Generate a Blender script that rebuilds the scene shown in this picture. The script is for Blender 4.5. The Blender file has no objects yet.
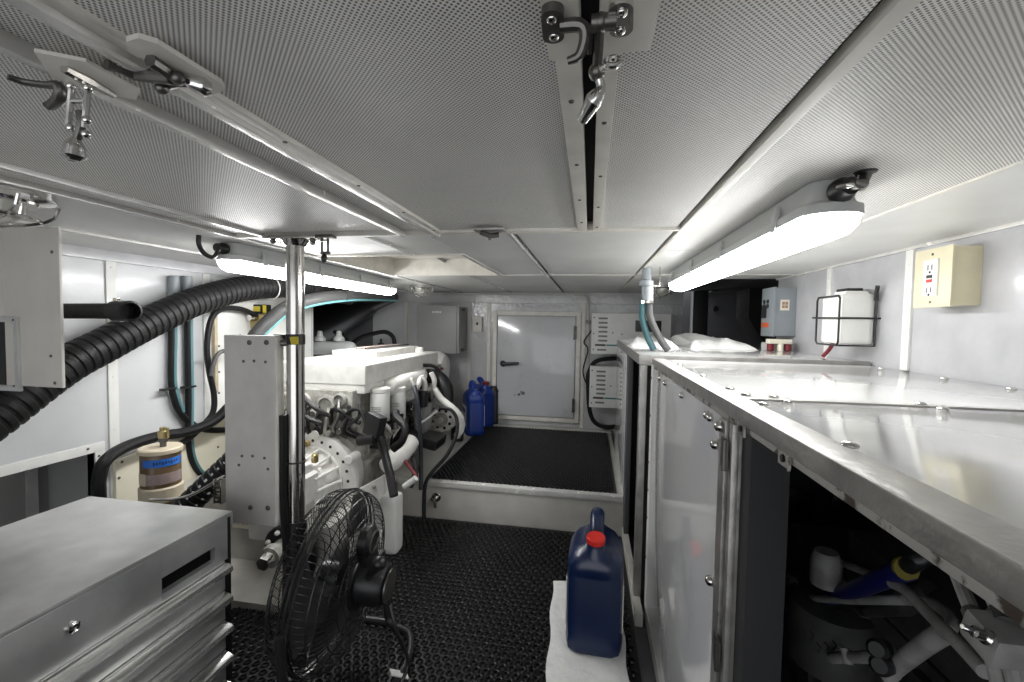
import bpy, bmesh, math, random
from mathutils import Vector, Matrix
random.seed(7)
PI = math.pi
SC = bpy.context.scene
COL = SC.collection

# ------------------------------------------------------------------ camera
F_PX, YAW, PITCH, ROLL = 442.65, 0.173865, 0.0433433, 0.0169946
CAM = Vector((0, 0, .95))
_cy, _sy, _cp, _sp = math.cos(YAW), math.sin(YAW), math.cos(PITCH), math.sin(PITCH)
FWD = Vector((-_sy*_cp, _cy*_cp, -_sp)); _r = Vector((_cy, _sy, 0)); _u = _r.cross(FWD)
RGT = math.cos(ROLL)*_r + math.sin(ROLL)*_u
UPV = -math.sin(ROLL)*_r + math.cos(ROLL)*_u
cam_data = bpy.data.cameras.new('camera'); cam = bpy.data.objects.new('camera', cam_data); COL.objects.link(cam)
M = Matrix((RGT, UPV, -FWD)).transposed().to_4x4(); M.translation = CAM
cam.matrix_world = M
cam_data.sensor_width = 36; cam_data.lens = F_PX/1024*36; cam_data.clip_start = .02
SC.camera = cam
def P(px, py, **k):
    """world point seen at a pixel, at the given x=, y= or z="""
    d = FWD + RGT*(px-512)/F_PX - UPV*(py-341)/F_PX
    a, v = list(k.items())[0]; i = 'xyz'.index(a)
    return CAM + d*((v-CAM[i])/d[i])
# ------------------------------------------------------------------ world and exposure
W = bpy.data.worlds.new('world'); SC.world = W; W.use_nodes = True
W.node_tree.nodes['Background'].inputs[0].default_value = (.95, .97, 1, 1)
W.node_tree.nodes['Background'].inputs[1].default_value = 1.6  # grey sky fill added through the open rear, standing in for hatch daylight
LAMP_R, LAMP_L = 21.0, 34.0
SC.view_settings.view_transform = 'Standard'; SC.view_settings.look = 'None'
SC.view_settings.gamma = 1; SC.view_settings.use_curve_mapping = False
SC.view_settings.exposure = 0.12
SC.cycles.max_bounces = 8; SC.cycles.diffuse_bounces = 5; SC.cycles.glossy_bounces = 4
SC.cycles.sample_clamp_indirect = 4

# ------------------------------------------------------------------ materials
def mat(name, col, rough=.5, metal=0, noise=0, nscale=8, bump=0, bscale=60, coat=0, emit=0, spec=.5, aniso=None):
    m = bpy.data.materials.new(name); m.use_nodes = True
    nt = m.node_tree; b = nt.nodes['Principled BSDF']; L = nt.links.new
    c = tuple(col)+(1,)
    b.inputs['Base Color'].default_value = c; b.inputs['Roughness'].default_value = rough
    b.inputs['Metallic'].default_value = metal; b.inputs['Coat Weight'].default_value = coat
    b.inputs['Coat Roughness'].default_value = .06
    b.inputs['Specular IOR Level'].default_value = spec
    tc = nt.nodes.new('ShaderNodeTexCoord')
    vec = tc.outputs['Object']
    if aniso:
        mp = nt.nodes.new('ShaderNodeMapping'); mp.inputs['Scale'].default_value = aniso; L(vec, mp.inputs[0]); vec = mp.outputs[0]
    if noise:
        n = nt.nodes.new('ShaderNodeTexNoise'); n.inputs['Scale'].default_value = nscale; n.inputs['Detail'].default_value = 6
        L(vec, n.inputs['Vector'])
        mr = nt.nodes.new('ShaderNodeMapRange'); mr.inputs['From Min'].default_value = .3; mr.inputs['From Max'].default_value = .7
        mr.inputs['To Min'].default_value = 1-noise; mr.inputs['To Max'].default_value = 1+noise*.4
        L(n.outputs['Fac'], mr.inputs['Value'])
        mx = nt.nodes.new('ShaderNodeVectorMath'); mx.operation = 'SCALE'; mx.inputs[0].default_value = col
        L(mr.outputs[0], mx.inputs['Scale']); L(mx.outputs[0], b.inputs['Base Color'])
        m2 = nt.nodes.new('ShaderNodeMapRange'); m2.inputs['To Min'].default_value = rough*.8; m2.inputs['To Max'].default_value = min(1, rough*1.25)
        L(n.outputs['Fac'], m2.inputs['Value']); L(m2.outputs[0], b.inputs['Roughness'])
    if bump:
        n2 = nt.nodes.new('ShaderNodeTexNoise'); n2.inputs['Scale'].default_value = bscale; n2.inputs['Detail'].default_value = 3
        L(vec, n2.inputs['Vector'])
        bp = nt.nodes.new('ShaderNodeBump'); bp.inputs['Strength'].default_value = bump; bp.inputs['Distance'].default_value = .01
        L(n2.outputs['Fac'], bp.inputs['Height']); L(bp.outputs[0], b.inputs['Normal'])
        if coat: L(bp.outputs[0], b.inputs['Coat Normal'])
    if emit:
        b.inputs['Emission Color'].default_value = c; b.inputs['Emission Strength'].default_value = emit
    return m
def perforated(name, col):
    m = mat(name, col, .42, .0, noise=.12, nscale=5)
    nt = m.node_tree; b = nt.nodes['Principled BSDF']; L = nt.links.new
    tc = nt.nodes.new('ShaderNodeTexCoord'); mp = nt.nodes.new('ShaderNodeMapping')
    mp.inputs['Rotation'].default_value = (0, 0, PI/4); mp.inputs['Scale'].default_value = (300, 300, 300)
    L(tc.outputs['Object'], mp.inputs[0])
    v = nt.nodes.new('ShaderNodeTexVoronoi'); v.voronoi_dimensions = '2D'; v.inputs['Randomness'].default_value = 0; v.inputs['Scale'].default_value = 1
    L(mp.outputs[0], v.inputs['Vector'])
    r = nt.nodes.new('ShaderNodeMapRange'); r.inputs['From Min'].default_value = .22; r.inputs['From Max'].default_value = .40
    L(v.outputs['Distance'], r.inputs['Value'])
    src = b.inputs['Base Color'].links[0].from_socket
    mx = nt.nodes.new('ShaderNodeMix'); mx.data_type = 'RGBA'
    L(r.outputs[0], mx.inputs[0]); mx.inputs[6].default_value = (.09, .09, .085, 1); L(src, mx.inputs[7])
    L(mx.outputs[2], b.inputs['Base Color'])
    bp = nt.nodes.new('ShaderNodeBump'); bp.inputs['Strength'].default_value = .3; bp.inputs['Distance'].default_value = .001
    L(r.outputs[0], bp.inputs['Height']); L(bp.outputs[0], b.inputs['Normal'])
    return m
def stained(name, col, stain, rough, coat, scale, amount):
    m = mat(name, col, rough, coat=coat, bump=.035, bscale=9)
    nt = m.node_tree; b = nt.nodes['Principled BSDF']; L = nt.links.new
    n = nt.nodes.new('ShaderNodeTexNoise'); n.inputs['Scale'].default_value = scale; n.inputs['Detail'].default_value = 9; n.inputs['Roughness'].default_value = .65
    tc = nt.nodes.new('ShaderNodeTexCoord'); L(tc.outputs['Object'], n.inputs['Vector'])
    r = nt.nodes.new('ShaderNodeMapRange'); r.inputs['From Min'].default_value = .55; r.inputs['From Max'].default_value = .78; r.inputs['To Max'].default_value = amount
    L(n.outputs['Fac'], r.inputs['Value'])
    mx = nt.nodes.new('ShaderNodeMix'); mx.data_type = 'RGBA'; L(r.outputs[0], mx.inputs[0])
    mx.inputs[6].default_value = tuple(col)+(1,); mx.inputs[7].default_value = tuple(stain)+(1,)
    L(mx.outputs[2], b.inputs['Base Color'])
    return m
PERF = perforated('perforated_ceiling', (.90, .885, .85))
CEILP = mat('ceiling_paint', (.72, .72, .70), .35, noise=.14, nscale=4, bump=.05, bscale=30)
CREAM = mat('cream_trim', (.74, .715, .65), .35, noise=.15, nscale=20)
BRIGHT = mat('bright_trim', (.75, .74, .71), .25, .3, noise=.15, nscale=25)
GLOSSW = mat('gloss_wall', (.63, .64, .65), .24, noise=.08, nscale=5, bump=.22, bscale=11, coat=.12)
BACKW = mat('back_wall_paint', (.50, .50, .50), .13, noise=.12, nscale=6, bump=.45, bscale=34, coat=.5)
RWALL = mat('liner_wall', (.47, .47, .485), .3, noise=.14, nscale=12, bump=.08, bscale=25, coat=.2)
WPANEL = stained('white_panel', (.72, .72, .72), (.45, .42, .34), .10, .6, 5, .5)
WTOP = stained('white_top_panel', (.56, .56, .545), (.5, .46, .38), .12, .5, 9, .45)
ALU = mat('worn_aluminium', (.40, .39, .37), .38, .75, noise=.28, nscale=24, bump=.1, bscale=80)
DIRTALU = stained('dirty_angle', (.36, .35, .32), (.05, .035, .025), .5, 0, 30, 1.6)
for _n in DIRTALU.node_tree.nodes:
    if _n.type == 'MAP_RANGE': _n.inputs['From Min'].default_value = .50; _n.inputs['From Max'].default_value = .60
STEEL = mat('stainless', (.62, .60, .57), .13, 1, noise=.06, nscale=20)
BRUSH = mat('brushed_steel', (.84, .84, .83), .30, .75, noise=.25, nscale=9, aniso=(1, 1, 1), bump=.02, bscale=120)
CHROME = mat('chrome', (.75, .74, .72), .12, 1)
DKMET = mat('dark_metal', (.16, .155, .145), .35, .8, noise=.3, nscale=40)
BLACK = mat('black_plastic', (.012, .012, .013), .38, noise=.2, nscale=30)
RUBBER = mat('black_rubber', (.010, .010, .0105), .5, spec=.3, noise=.3, nscale=25, bump=.1, bscale=60)
MATR = mat('mat_rubber', (.007, .007, .0075), .36, noise=.4, nscale=9, spec=.38)
GREYH = mat('grey_hose', (.075, .075, .075), .5, noise=.2, nscale=20)
TEAL = mat('teal_stripe', (.15, .40, .42), .5)
TEAL2 = mat('muted_teal_stripe', (.10, .22, .24), .5)
TEALH = mat('teal_hose', (.045, .12, .13), .5, noise=.2, nscale=30)
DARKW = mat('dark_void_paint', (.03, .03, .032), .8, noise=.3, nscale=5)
DGREY = mat('dark_grey_paint', (.10, .10, .105), .5, noise=.2, nscale=5)
GREY = mat('grey_cabinet', (.28, .28, .275), .4, noise=.1, nscale=5)
BLUEGREY = mat('blue_grey_box', (.28, .31, .33), .4, noise=.08, nscale=10)
BEIGE = mat('beige_paint', (.66, .63, .58), .4, noise=.1, nscale=8)
PLATE = mat('plate_paint', (.60, .58, .55), .42, noise=.12, nscale=14)
OUTLET = mat('outlet_beige', (.66, .61, .43), .45, noise=.06, nscale=30)
IVORY = mat('ivory_plastic', (.80, .76, .62), .4)
WPLAST = mat('white_plastic', (.78, .78, .75), .4, noise=.05, nscale=20)
ENGW = mat('engine_white', (.80, .79, .75), .3, noise=.12, nscale=22, bump=.06, bscale=70)
ENGD = mat('engine_darker_white', (.42, .41, .37), .45, noise=.45, nscale=30, bump=.25, bscale=45)  # darker, mottled engine white, deepened for contrast
FILTW = mat('filter_white', (.78, .78, .76), .3)
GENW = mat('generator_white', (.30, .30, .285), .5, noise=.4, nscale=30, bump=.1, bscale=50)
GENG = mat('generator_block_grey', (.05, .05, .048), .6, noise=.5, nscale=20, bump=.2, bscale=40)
BLUE = mat('blue_jug_plastic', (.003, .014, .062), .3, noise=.1, nscale=6, coat=.15)
BLUE2 = mat('bright_blue_jug', (.006, .035, .24), .35)
BLUEHOSE = mat('blue_hose', (.008, .01, .10), .4)
RED = mat('red_plastic', (.75, .03, .02), .4)
DRED = mat('dark_red', (.17, .012, .02), .5)
YEL = mat('yellow_tape', (.62, .50, .03), .5)
BRASS = mat('brass', (.52, .42, .20), .35, .8, noise=.2, nscale=40)
BROWN = mat('brown_canister', (.15, .095, .045), .35, noise=.2, nscale=12, coat=.2)
TAN = mat('tan_lid', (.62, .54, .40), .45, noise=.08, nscale=15)
LBLUE = mat('blue_label', (.02, .16, .62), .5)
LPINK = mat('faded_label', (.36, .28, .27), .5, noise=.15, nscale=60)
PAPER = mat('absorbent_pad', (.82, .82, .80), .85, noise=.05, nscale=30, bump=.5, bscale=40)
CLOTH = mat('white_cloth', (.85, .85, .83), .8, bump=.3, bscale=30)
INK = mat('ink', (.02, .02, .02), .6)
GREENL = mat('green_line', (.02, .20, .17), .5)
WOOD = mat('raw_edge', (.50, .42, .30), .6, noise=.3, nscale=40)
BEDP = mat('engine_bed_paint', (.50, .48, .43), .4, noise=.3, nscale=10, bump=.1, bscale=20)
STEPP = mat('step_paint', (.52, .51, .47), .4, noise=.14, nscale=10, bump=.1, bscale=20)
LENSR = mat('lit_lens_right', (1, 1, 1), .4, emit=LAMP_R)
LENSL = mat('lit_lens_left', (1, 1, 1), .4, emit=LAMP_L)
LGREY = mat('lamp_housing', (.50, .51, .50), .4)
GLASS = mat('clear_bowl', (.55, .55, .5), .15, .3)

# ------------------------------------------------------------------ builders
class B(object):
    def __init__(s): s.bm = bmesh.new()
    def box(s, x0, x1, y0, y1, z0, z1, bev=0, seg=2):
        return s.obox(Vector(((x0+x1)/2, (y0+y1)/2, (z0+z1)/2)), (abs(x1-x0), abs(y1-y0), abs(z1-z0)), None, bev, seg)
    def obox(s, c, dims, rot=None, bev=0, seg=2):
        t = bmesh.new(); bmesh.ops.create_cube(t, size=1)
        bmesh.ops.scale(t, vec=dims, verts=t.verts)
        if bev: bmesh.ops.bevel(t, geom=list(t.edges), offset=bev, segments=seg, profile=.7, affect='EDGES', clamp_overlap=True)
        mt = (rot.to_4x4() if rot else Matrix.Identity(4)); mt.translation = Vector(c)
        s._add(t, mt); return s
    def _add(s, t, mt=None):
        if mt: bmesh.ops.transform(t, matrix=mt, verts=t.verts)
        me = bpy.data.meshes.new('t'); t.to_mesh(me); t.free(); s.bm.from_mesh(me); bpy.data.meshes.remove(me)
    def hexa(s, pts):
        v = [s.bm.verts.new(p) for p in pts]
        for f in ((0,3,2,1),(4,5,6,7),(0,1,5,4),(1,2,6,5),(2,3,7,6),(3,0,4,7)): s.bm.faces.new([v[i] for i in f])
        return s
    def prism(s, pts, off):
        """closed outline pts (3D) pushed by off"""
        off = Vector(off); a = [s.bm.verts.new(Vector(p)) for p in pts]; b = [s.bm.verts.new(Vector(p)+off) for p in pts]
        s.bm.faces.new(a[::-1]); s.bm.faces.new(b)
        n = len(a)
        for i in range(n): s.bm.faces.new((a[i], a[(i+1) % n], b[(i+1) % n], b[i]))
        return s
    def lathe(s, o, axis, prof, n=24, squash=None):
        """prof = [(radius, height)...] along axis from o; ends are closed"""
        o = Vector(o); a = Vector(axis).normalized(); u = a.orthogonal().normalized(); v = a.cross(u)
        rings = []
        for r, h in prof:
            rings.append([s.bm.verts.new(o+a*h+(u*math.cos(2*PI*i/n)+v*math.sin(2*PI*i/n))*max(r, 1e-4)) for i in range(n)])
        for q in range(len(rings)-1):
            for i in range(n):
                s.bm.faces.new((rings[q][i], rings[q][(i+1) % n], rings[q+1][(i+1) % n], rings[q+1][i]))
        s.bm.faces.new(rings[0][::-1]); s.bm.faces.new(rings[-1]); return s
    def cyl(s, p0, p1, r, r1=None, n=20, bev=0):
        p0 = Vector(p0); p1 = Vector(p1); h = (p1-p0).length; r1 = r if r1 is None else r1
        if bev: pr = [(r-bev, 0), (r, bev), (r1, h-bev), (r1-bev, h)]
        else: pr = [(r, 0), (r1, h)]
        return s.lathe(p0, p1-p0, pr, n)
    def ball(s, c, r, sc=(1,1,1), n=16):
        t = bmesh.new(); bmesh.ops.create_uvsphere(t, u_segments=n, v_segments=max(6, n//2), radius=r)
        mt = Matrix.Diagonal((*sc, 1)); mt.translation = Vector(c); s._add(t, mt); return s
    def tube(s, pts, r, n=10, step=None, closed=False, smooth=True, corr=None, flat=None):
        pts = [Vector(p) for p in pts]
        if smooth and len(pts) > 2: pts, rr = spline(pts, r, closed, step)
        else: rr = [r[i] if isinstance(r, (list, tuple)) else r for i in range(len(pts))]
        if corr:
            pitch, amp = corr; d = 0; out = []; ro = []
            # resample finely
            seg = []; L = 0
            for i in range(len(pts)-1): seg.append((L, pts[i], pts[i+1], rr[i], rr[i+1])); L += (pts[i+1]-pts[i]).length
            k = int(L/(pitch/8)); j = 0
            for q in range(k+1):
                t = q*pitch/8
                while j < len(seg)-1 and t > seg[j+1][0]: j += 1
                l0, a, b, ra, rb = seg[j]; f = min(1, (t-l0)/max(1e-9, (b-a).length))
                out.append(a.lerp(b, f)); ph = (q % 8)/8
                prof = 1 if ph < .55 else 0
                ro.append((ra+(rb-ra)*f) - (0 if prof else amp))
            pts, rr = out, ro
        rings = []; up = None; m = len(pts)
        for i in range(m):
            if closed: d = pts[(i+1) % m]-pts[i-1]
            else: d = pts[min(i+1, m-1)]-pts[max(i-1, 0)]
            d = d.normalized() if d.length > 1e-9 else Vector((0,0,1))
            if up is None: up = d.orthogonal().normalized()
            up = (up-d*up.dot(d)); up = up.normalized() if up.length > 1e-6 else d.orthogonal().normalized()
            w = d.cross(up)
            rings.append([s.bm.verts.new(pts[i]+(up*math.cos(2*PI*k/n)+w*math.sin(2*PI*k/n))*rr[i]) for k in range(n)])
        for q in range(m if closed else m-1):
            A = rings[q]; Bq = rings[(q+1) % m]
            for i in range(n): s.bm.faces.new((A[i], A[(i+1) % n], Bq[(i+1) % n], Bq[i]))
        if not closed: s.bm.faces.new(rings[0][::-1]); s.bm.faces.new(rings[-1])
        return s
    def ring(s, c, axis, R, r, n=40, k=8):
        a = Vector(axis).normalized(); u = a.orthogonal().normalized(); v = a.cross(u); c = Vector(c)
        return s.tube([c+(u*math.cos(2*PI*i/n)+v*math.sin(2*PI*i/n))*R for i in range(n)], r, k, closed=True, smooth=False)
def spline(pts, r, closed=False, step=None):
    n = len(pts); out = []; ro = []
    R = r if isinstance(r, (list, tuple)) else [r]*n
    for i in range(n if closed else n-1):
        g = lambda k: pts[k % n] if closed else pts[max(0, min(n-1, k))]
        p0, p1, p2, p3 = g(i-1), g(i), g(i+1), g(i+2)
        if not closed and i == 0: p0 = p1*2-p2
        if not closed and i == n-2: p3 = p2*2-p1
        q = max(3, min(24, int((p2-p1).length/(step or .012))))
        for k in range(q):
            t = k/q
            out.append(.5*((2*p1)+(p2-p0)*t+(2*p0-5*p1+4*p2-p3)*t*t+(3*p1-p0-3*p2+p3)*t**3))
            ro.append(R[i]+(R[(i+1) % n]-R[i])*t)
    if not closed: out.append(pts[-1]); ro.append(R[-1])
    return out, ro
ORG = {}
def tag(o, label=None, cat=None, group=None, kind=None):
    for k, v in (('label', label), ('category', cat), ('group', group), ('kind', kind)):
        if v: o[k] = v
    return o
def thing(name, loc, label, cat, group=None):
    o = bpy.data.objects.new(name, None); o.empty_display_size = .05; COL.objects.link(o)
    o.location = Vector(loc); ORG[o.name] = Vector(loc); return tag(o, label, cat, group)
def link(name, b, m, parent=None, label=None, cat=None, group=None, kind=None, angle=35):
    bm = b.bm if isinstance(b, B) else b
    bmesh.ops.recalc_face_normals(bm, faces=bm.faces)
    if parent is not None: org = ORG[parent.name]
    else:
        xs = [v.co for v in bm.verts]
        org = Vector(((min(v.x for v in xs)+max(v.x for v in xs))/2, (min(v.y for v in xs)+max(v.y for v in xs))/2, min(v.z for v in xs)))
    bmesh.ops.translate(bm, vec=-org, verts=bm.verts)
    me = bpy.data.meshes.new(name); bm.to_mesh(me); bm.free()
    for f in me.polygons: f.use_smooth = True
    me.set_sharp_from_angle(angle=math.radians(angle))
    o = bpy.data.objects.new(name, me); me.materials.append(m); COL.objects.link(o); ORG[o.name] = org
    if parent is not None: o.parent = parent
    else: o.location = org
    return tag(o, label, cat, group, kind)
def struct(name, b, m, parent=None, label=None): return link(name, b, m, parent, label, None, None, 'structure' if parent is None else None)
def part(parent, name, b, m, label=None): return link(name, b, m, parent, label)
def copy_tree(o, parent=None):
    c = o.copy(); COL.objects.link(c); ORG[c.name] = ORG[o.name].copy(); c.parent = parent
    for ch in list(o.children): copy_tree(ch, c)
    return c
_smesh = {}
def bolts(parent, pts, d, r, name='screw', m=None, h=None, label=None, n=12):
    """one fastener object per point, sharing one mesh"""
    m = m or DKMET; h = h or r*.6; key = (name, r, h, m.name, n)
    if key not in _smesh:
        b = B(); b.lathe((0,0,0), (0,0,1), [(r, 0), (r, h*.35), (r*.8, h*.8), (r*.35, h)], n); bm = b.bm
        bmesh.ops.recalc_face_normals(bm, faces=bm.faces)
        me = bpy.data.meshes.new(name); bm.to_mesh(me); bm.free()
        for f in me.polygons: f.use_smooth = True
        me.materials.append(m); _smesh[key] = me
    q = V(d).to_track_quat('Z', 'Y')
    for p in pts:
        o = bpy.data.objects.new(name, _smesh[key]); COL.objects.link(o); o.parent = parent
        o.location = V(p)-ORG[parent.name]; o.rotation_mode = 'QUATERNION'; o.rotation_quaternion = q
        if label: o['label'] = label
V = Vector
ZC = 1.165; ZF2 = .177; YB = 3.2; YSTEP = 1.988

# ================================================================== THE ROOM
b = B(); b.box(-1.7, 1.0, -1.2, 3.3, -.06, 0); struct('floor', b, DGREY)
# raised floor behind the step, with its pale riser
b = B(); b.box(-.90, .165, YSTEP, YB, 0, ZF2, .004); struct('floor_raised', b, STEPP)
def ring_mat(name, x0, x1, y0, y1, z, pitch, label):
    b = B(); b.box(x0, x1, y0, y1, z, z+.006, .001)
    bm = b.bm; n = 12; r0, r1, r2 = pitch*.22, pitch*.32, pitch*.42; h = z+.006
    row = 0; y = y0+pitch*.6
    while y < y1-pitch*.5:
        x = x0+pitch*(.6 if row % 2 else 1.1)
        while x < x1-pitch*.5:
            rs = []
            for r, dz in ((r0, 0), (r0*1.12, .0042), (r1, .0052), (r2, 0)):
                rs.append([bm.verts.new((x+r*math.cos(2*PI*i/n), y+r*math.sin(2*PI*i/n), h+dz)) for i in range(n)])
            for q in range(3):
                for i in range(n): bm.faces.new((rs[q][i], rs[q][(i+1) % n], rs[q+1][(i+1) % n], rs[q+1][i]))
            x += pitch
        y += pitch*.87; row += 1
    link(name, b, MATR, label=label, cat='floor mat')
ring_mat('rubber_mat', -1.12, .157, -.3, YSTEP-.004, .0002, .027, 'black ring patterned rubber mat on the lower floor in front of the step')
ring_mat('rubber_mat', -.752, .138, YSTEP+.028, YB-.06, ZF2+.0002, .022, 'black rubber mat on the raised floor before the white hatch door')
# nosing strip of the step and its sill
b = B(); b.box(-.90, .163, YSTEP-.008, YSTEP+.03, ZF2-.018, ZF2+.008, .003); struct('trim_1', b, BRIGHT)
b = B(); b.box(-.1, .165, YB-.055, YB-.012, ZF2, ZF2+.02, .003); b.box(-.68, -.1, YB-.055, YB-.012, ZF2, ZF2+.02, .003); struct('baseboard_back', b, STEPP)

# ceiling: backing slab with the recess left open, panels hung just below it
HX0, HX1, HY0, HY1 = -.93, -.42, 1.385, 2.0
b = B()
for a in ((-1.75, HX0-.012, -1.2, 3.3), (HX1+.012, 1.0, -1.2, 3.3), (HX0-.012, HX1+.012, -1.2, HY0-.012), (HX0-.012, HX1+.012, HY1+.012, 3.3)): b.box(a[0], a[1], a[2], a[3], ZC+.022, ZC+.05)
struct('ceiling', b, DARKW)
n_trim = [1]
def trim(x0, x1, y0, y1, z0=ZC-.004, z1=ZC+.004, m=CREAM, bev=.001):
    n_trim[0] += 1; b = B(); b.box(x0, x1, y0, y1, z0, z1, bev); return struct('trim_%d' % n_trim[0], b, m)
def panel(x0, x1, y0, y1, m, zo=0, name=None, label=None, cat="ceiling panel"):
    b = B(); b.box(x0, x1, y0, y1, ZC+zo, ZC+zo+.02, .0008, 1)
    o = link(name or 'ceiling_panel', b, m, label=label, cat=cat)
    return o
# perforated lift-out hatches near the viewer
def hatch(x0, x1, y0, y1, fr, label, m=PERF):
    t = thing('ceiling_hatch', ((x0+x1)/2, (y0+y1)/2, ZC), label, 'ceiling hatch')
    b = B(); b.box(x0+fr[0]*.5, x1-fr[1]*.5, y0, y1-fr[2]*.5, ZC, ZC+.02, .0005, 1); part(t, 'perforated_panel', b, m)
    b = B()
    if fr[0]: b.box(x0, x0+fr[0], y0, y1, ZC-.006, ZC+.016, .0015)
    if fr[1]: b.box(x1-fr[1], x1, y0, y1, ZC-.006, ZC+.016, .0015)
    if fr[2]: b.box(x0+fr[0], x1-fr[1], y1-fr[2], y1, ZC-.006, ZC+.016, .0015)
    part(t, 'frame', b, CREAM)
    ys = [y0+.14+.17*i for i in range(int((y1-y0)/.17))]
    if fr[1]: bolts(t, [(x1-fr[1]*.5, yy, ZC-.006) for yy in ys if yy > .1], (0,0,-1), .0028)
    if fr[0]: bolts(t, [(x0+fr[0]*.5, yy+.05, ZC-.006) for yy in ys if yy > .1], (0,0,-1), .0028)
    return t
hatch(-.368, -.012, -.9, 1.03, (.012, .021, .013), 'large perforated overhead hatch left of the black centre gap')
hatch(.001, .183, -.9, 1.03, (.017, 0, 0), 'perforated overhead hatch right of the black centre gap')
panel(-.452, -.392, -.9, 1.03, PERF, .004, label='narrow perforated strip overhead between the two long bright rails')
hatch(-.828, -.476, -.9, 1.005, (0, .0, 0), 'perforated overhead hatch on the left with the hanging chrome latch')
panel(.207, .534, -.9, 1.36, PERF, label='wide perforated ceiling panel over the long white locker')
panel(.207, .534, 1.364, 3.2, CEILP, label='plain far ceiling panel the right tube lamp reaches under')
panel(.539, .835, -.9, 2.2, CEILP, label='plain ceiling panel along the right wall above the outlet')
panel(-.925, -.855, -.9, 1.38, PERF, .004, label='narrow ceiling strip left of the left hatch rail')
panel(-1.30, -.935, -.9, 3.19, CEILP, .0, label='long ceiling panel above the left tube lamp')
panel(-1.66, -1.304, -.9, 3.19, CEILP, .0, label='ceiling panel running along the left wall')
panel(-.183, .185, 1.05, 2.0, CEILP, label='plain ceiling panel right of the diagonal looking middle seam')
panel(-.405, -.200, 1.05, 2.0, CEILP, label='plain ceiling panel right of the square recess')
panel(-.930, -.410, 1.05, 1.372, CEILP, label='ceiling panel in front of the square recess')
panel(-.183, .185, 2.02, 3.19, CEILP, label='farthest ceiling panel above the white hatch door')
panel(-.560, -.200, 2.02, 3.19, CEILP, label='farthest ceiling panel above the wall switch')
panel(-.930, -.568, 2.02, 3.19, CEILP, label='farthest ceiling panel above the grey wall cabinet')
# long rails and seams
def rail(x, w, y0, y1, dz=.010, m=BRIGHT): return trim(x-w/2, x+w/2, y0, y1, ZC-dz, ZC+.01, m, .0015)
rail(-.373, .012, -.9, 1.045, .012); rail(-.388, .010, -.9, 1.04, .006)
rail(-.458, .012, -.9, 1.04, .010); rail(-.470, .008, -.9, 1.04, .005, CREAM)
rail(-.835, .012, -.9, 1.02, .008); rail(-.850, .008, -.9, 1.02, .004, CREAM)
rail(-.930, .008, -.9, 1.38, .006); rail(-.935, .006, 1.38, 3.19, .006)
rail(.199, .014, -.9, 3.19, .004, CREAM)
rail(.5365, .008, -.9, 2.2, .003, CREAM)
rail(-.1985, .010, 1.06, 3.19, .004)
rail(-.564, .008, 2.02, 3.19, .003)
rail(-.406, .010, 1.37, 2.0, .005); rail(-.575, .008, 1.06, 1.375, .004)
trim(-.93, .19, 1.036, 1.050, ZC-.006, ZC+.012)
trim(-.93, .19, 2.003, 2.018, ZC-.003, ZC+.01)
trim(.207, .82, 2.003, 2.012, ZC-.003, ZC+.003)
trim(-.93, -.41, 1.372, 1.384, ZC-.005, ZC+.02)
# slanted rail along the left lamp
n_trim[0] += 1; b = B(); b.hexa([V((-1.31, .80, ZC-.006)), V((-1.302, .80, ZC-.006)), V((-1.302, 3.19, ZC-.006)), V((-1.31, 3.19, ZC-.006)),
    V((-1.31, .80, ZC+.004)), V((-1.302, .80, ZC+.004)), V((-1.302, 3.19, ZC+.004)), V((-1.31, 3.19, ZC+.004))]); struct('trim_%d' % n_trim[0], b, BRIGHT)
# square recess
b = B(); zt = ZC+.075
b.box(HX0-.01, HX0, HY0, HY1, ZC-.002, zt); b.box(HX1, HX1+.01, HY0, HY1, ZC-.002, zt)
b.box(HX0-.01, HX1+.01, HY1, HY1+.01, ZC+.001, zt); b.box(HX0-.01, HX1+.01, HY0-.01, HY0, ZC+.001, zt); b.box(HX0-.01, HX1+.01, HY0-.01, HY1+.01, zt, zt+.01)
n_trim[0] += 1; struct('trim_%d' % n_trim[0], b, CREAM)

# left wall (ends at y 2.33; a dark bay opens beyond it)
LY1 = P(95, 470, x=-1.6).y; LZ1 = P(96, 452, x=-1.6).z
b = B(); b.box(-1.63, -1.60, LY1, 2.33, 0, ZC+.02); b.box(-1.63, -1.60, -1.2, LY1, LZ1, ZC+.02); b.box(-1.63, -1.60, -1.2, .1, 0, LZ1); struct('wall_left', b, GLOSSW)
b = B(); b.box(-1.75, -1.595, 2.33, 2.35, 0, ZC+.02); struct('trim_90', b, GLOSSW)
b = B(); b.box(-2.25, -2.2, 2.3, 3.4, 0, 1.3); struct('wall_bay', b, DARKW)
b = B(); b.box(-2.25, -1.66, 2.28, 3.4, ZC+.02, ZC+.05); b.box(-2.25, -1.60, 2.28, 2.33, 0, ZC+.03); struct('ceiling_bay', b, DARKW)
for y in (1.243, 1.62):
    b = B(); b.box(-1.60, -1.594, y-.016, y+.016, .0, ZC-.01, .001)
    for z in (1.11, .92, .74, .56): b.lathe((-1.594, y, z), (1,0,0), [(.004, 0), (.003, .0015)], 8)
    n_trim[0] += 1; struct('trim_%d' % n_trim[0], b, WPLAST)
b = B(); b.box(-1.605, -1.585, -.5, 2.33, ZC-.035, ZC, .002); n_trim[0] += 1; struct('trim_%d' % n_trim[0], b, RWALL)
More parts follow.
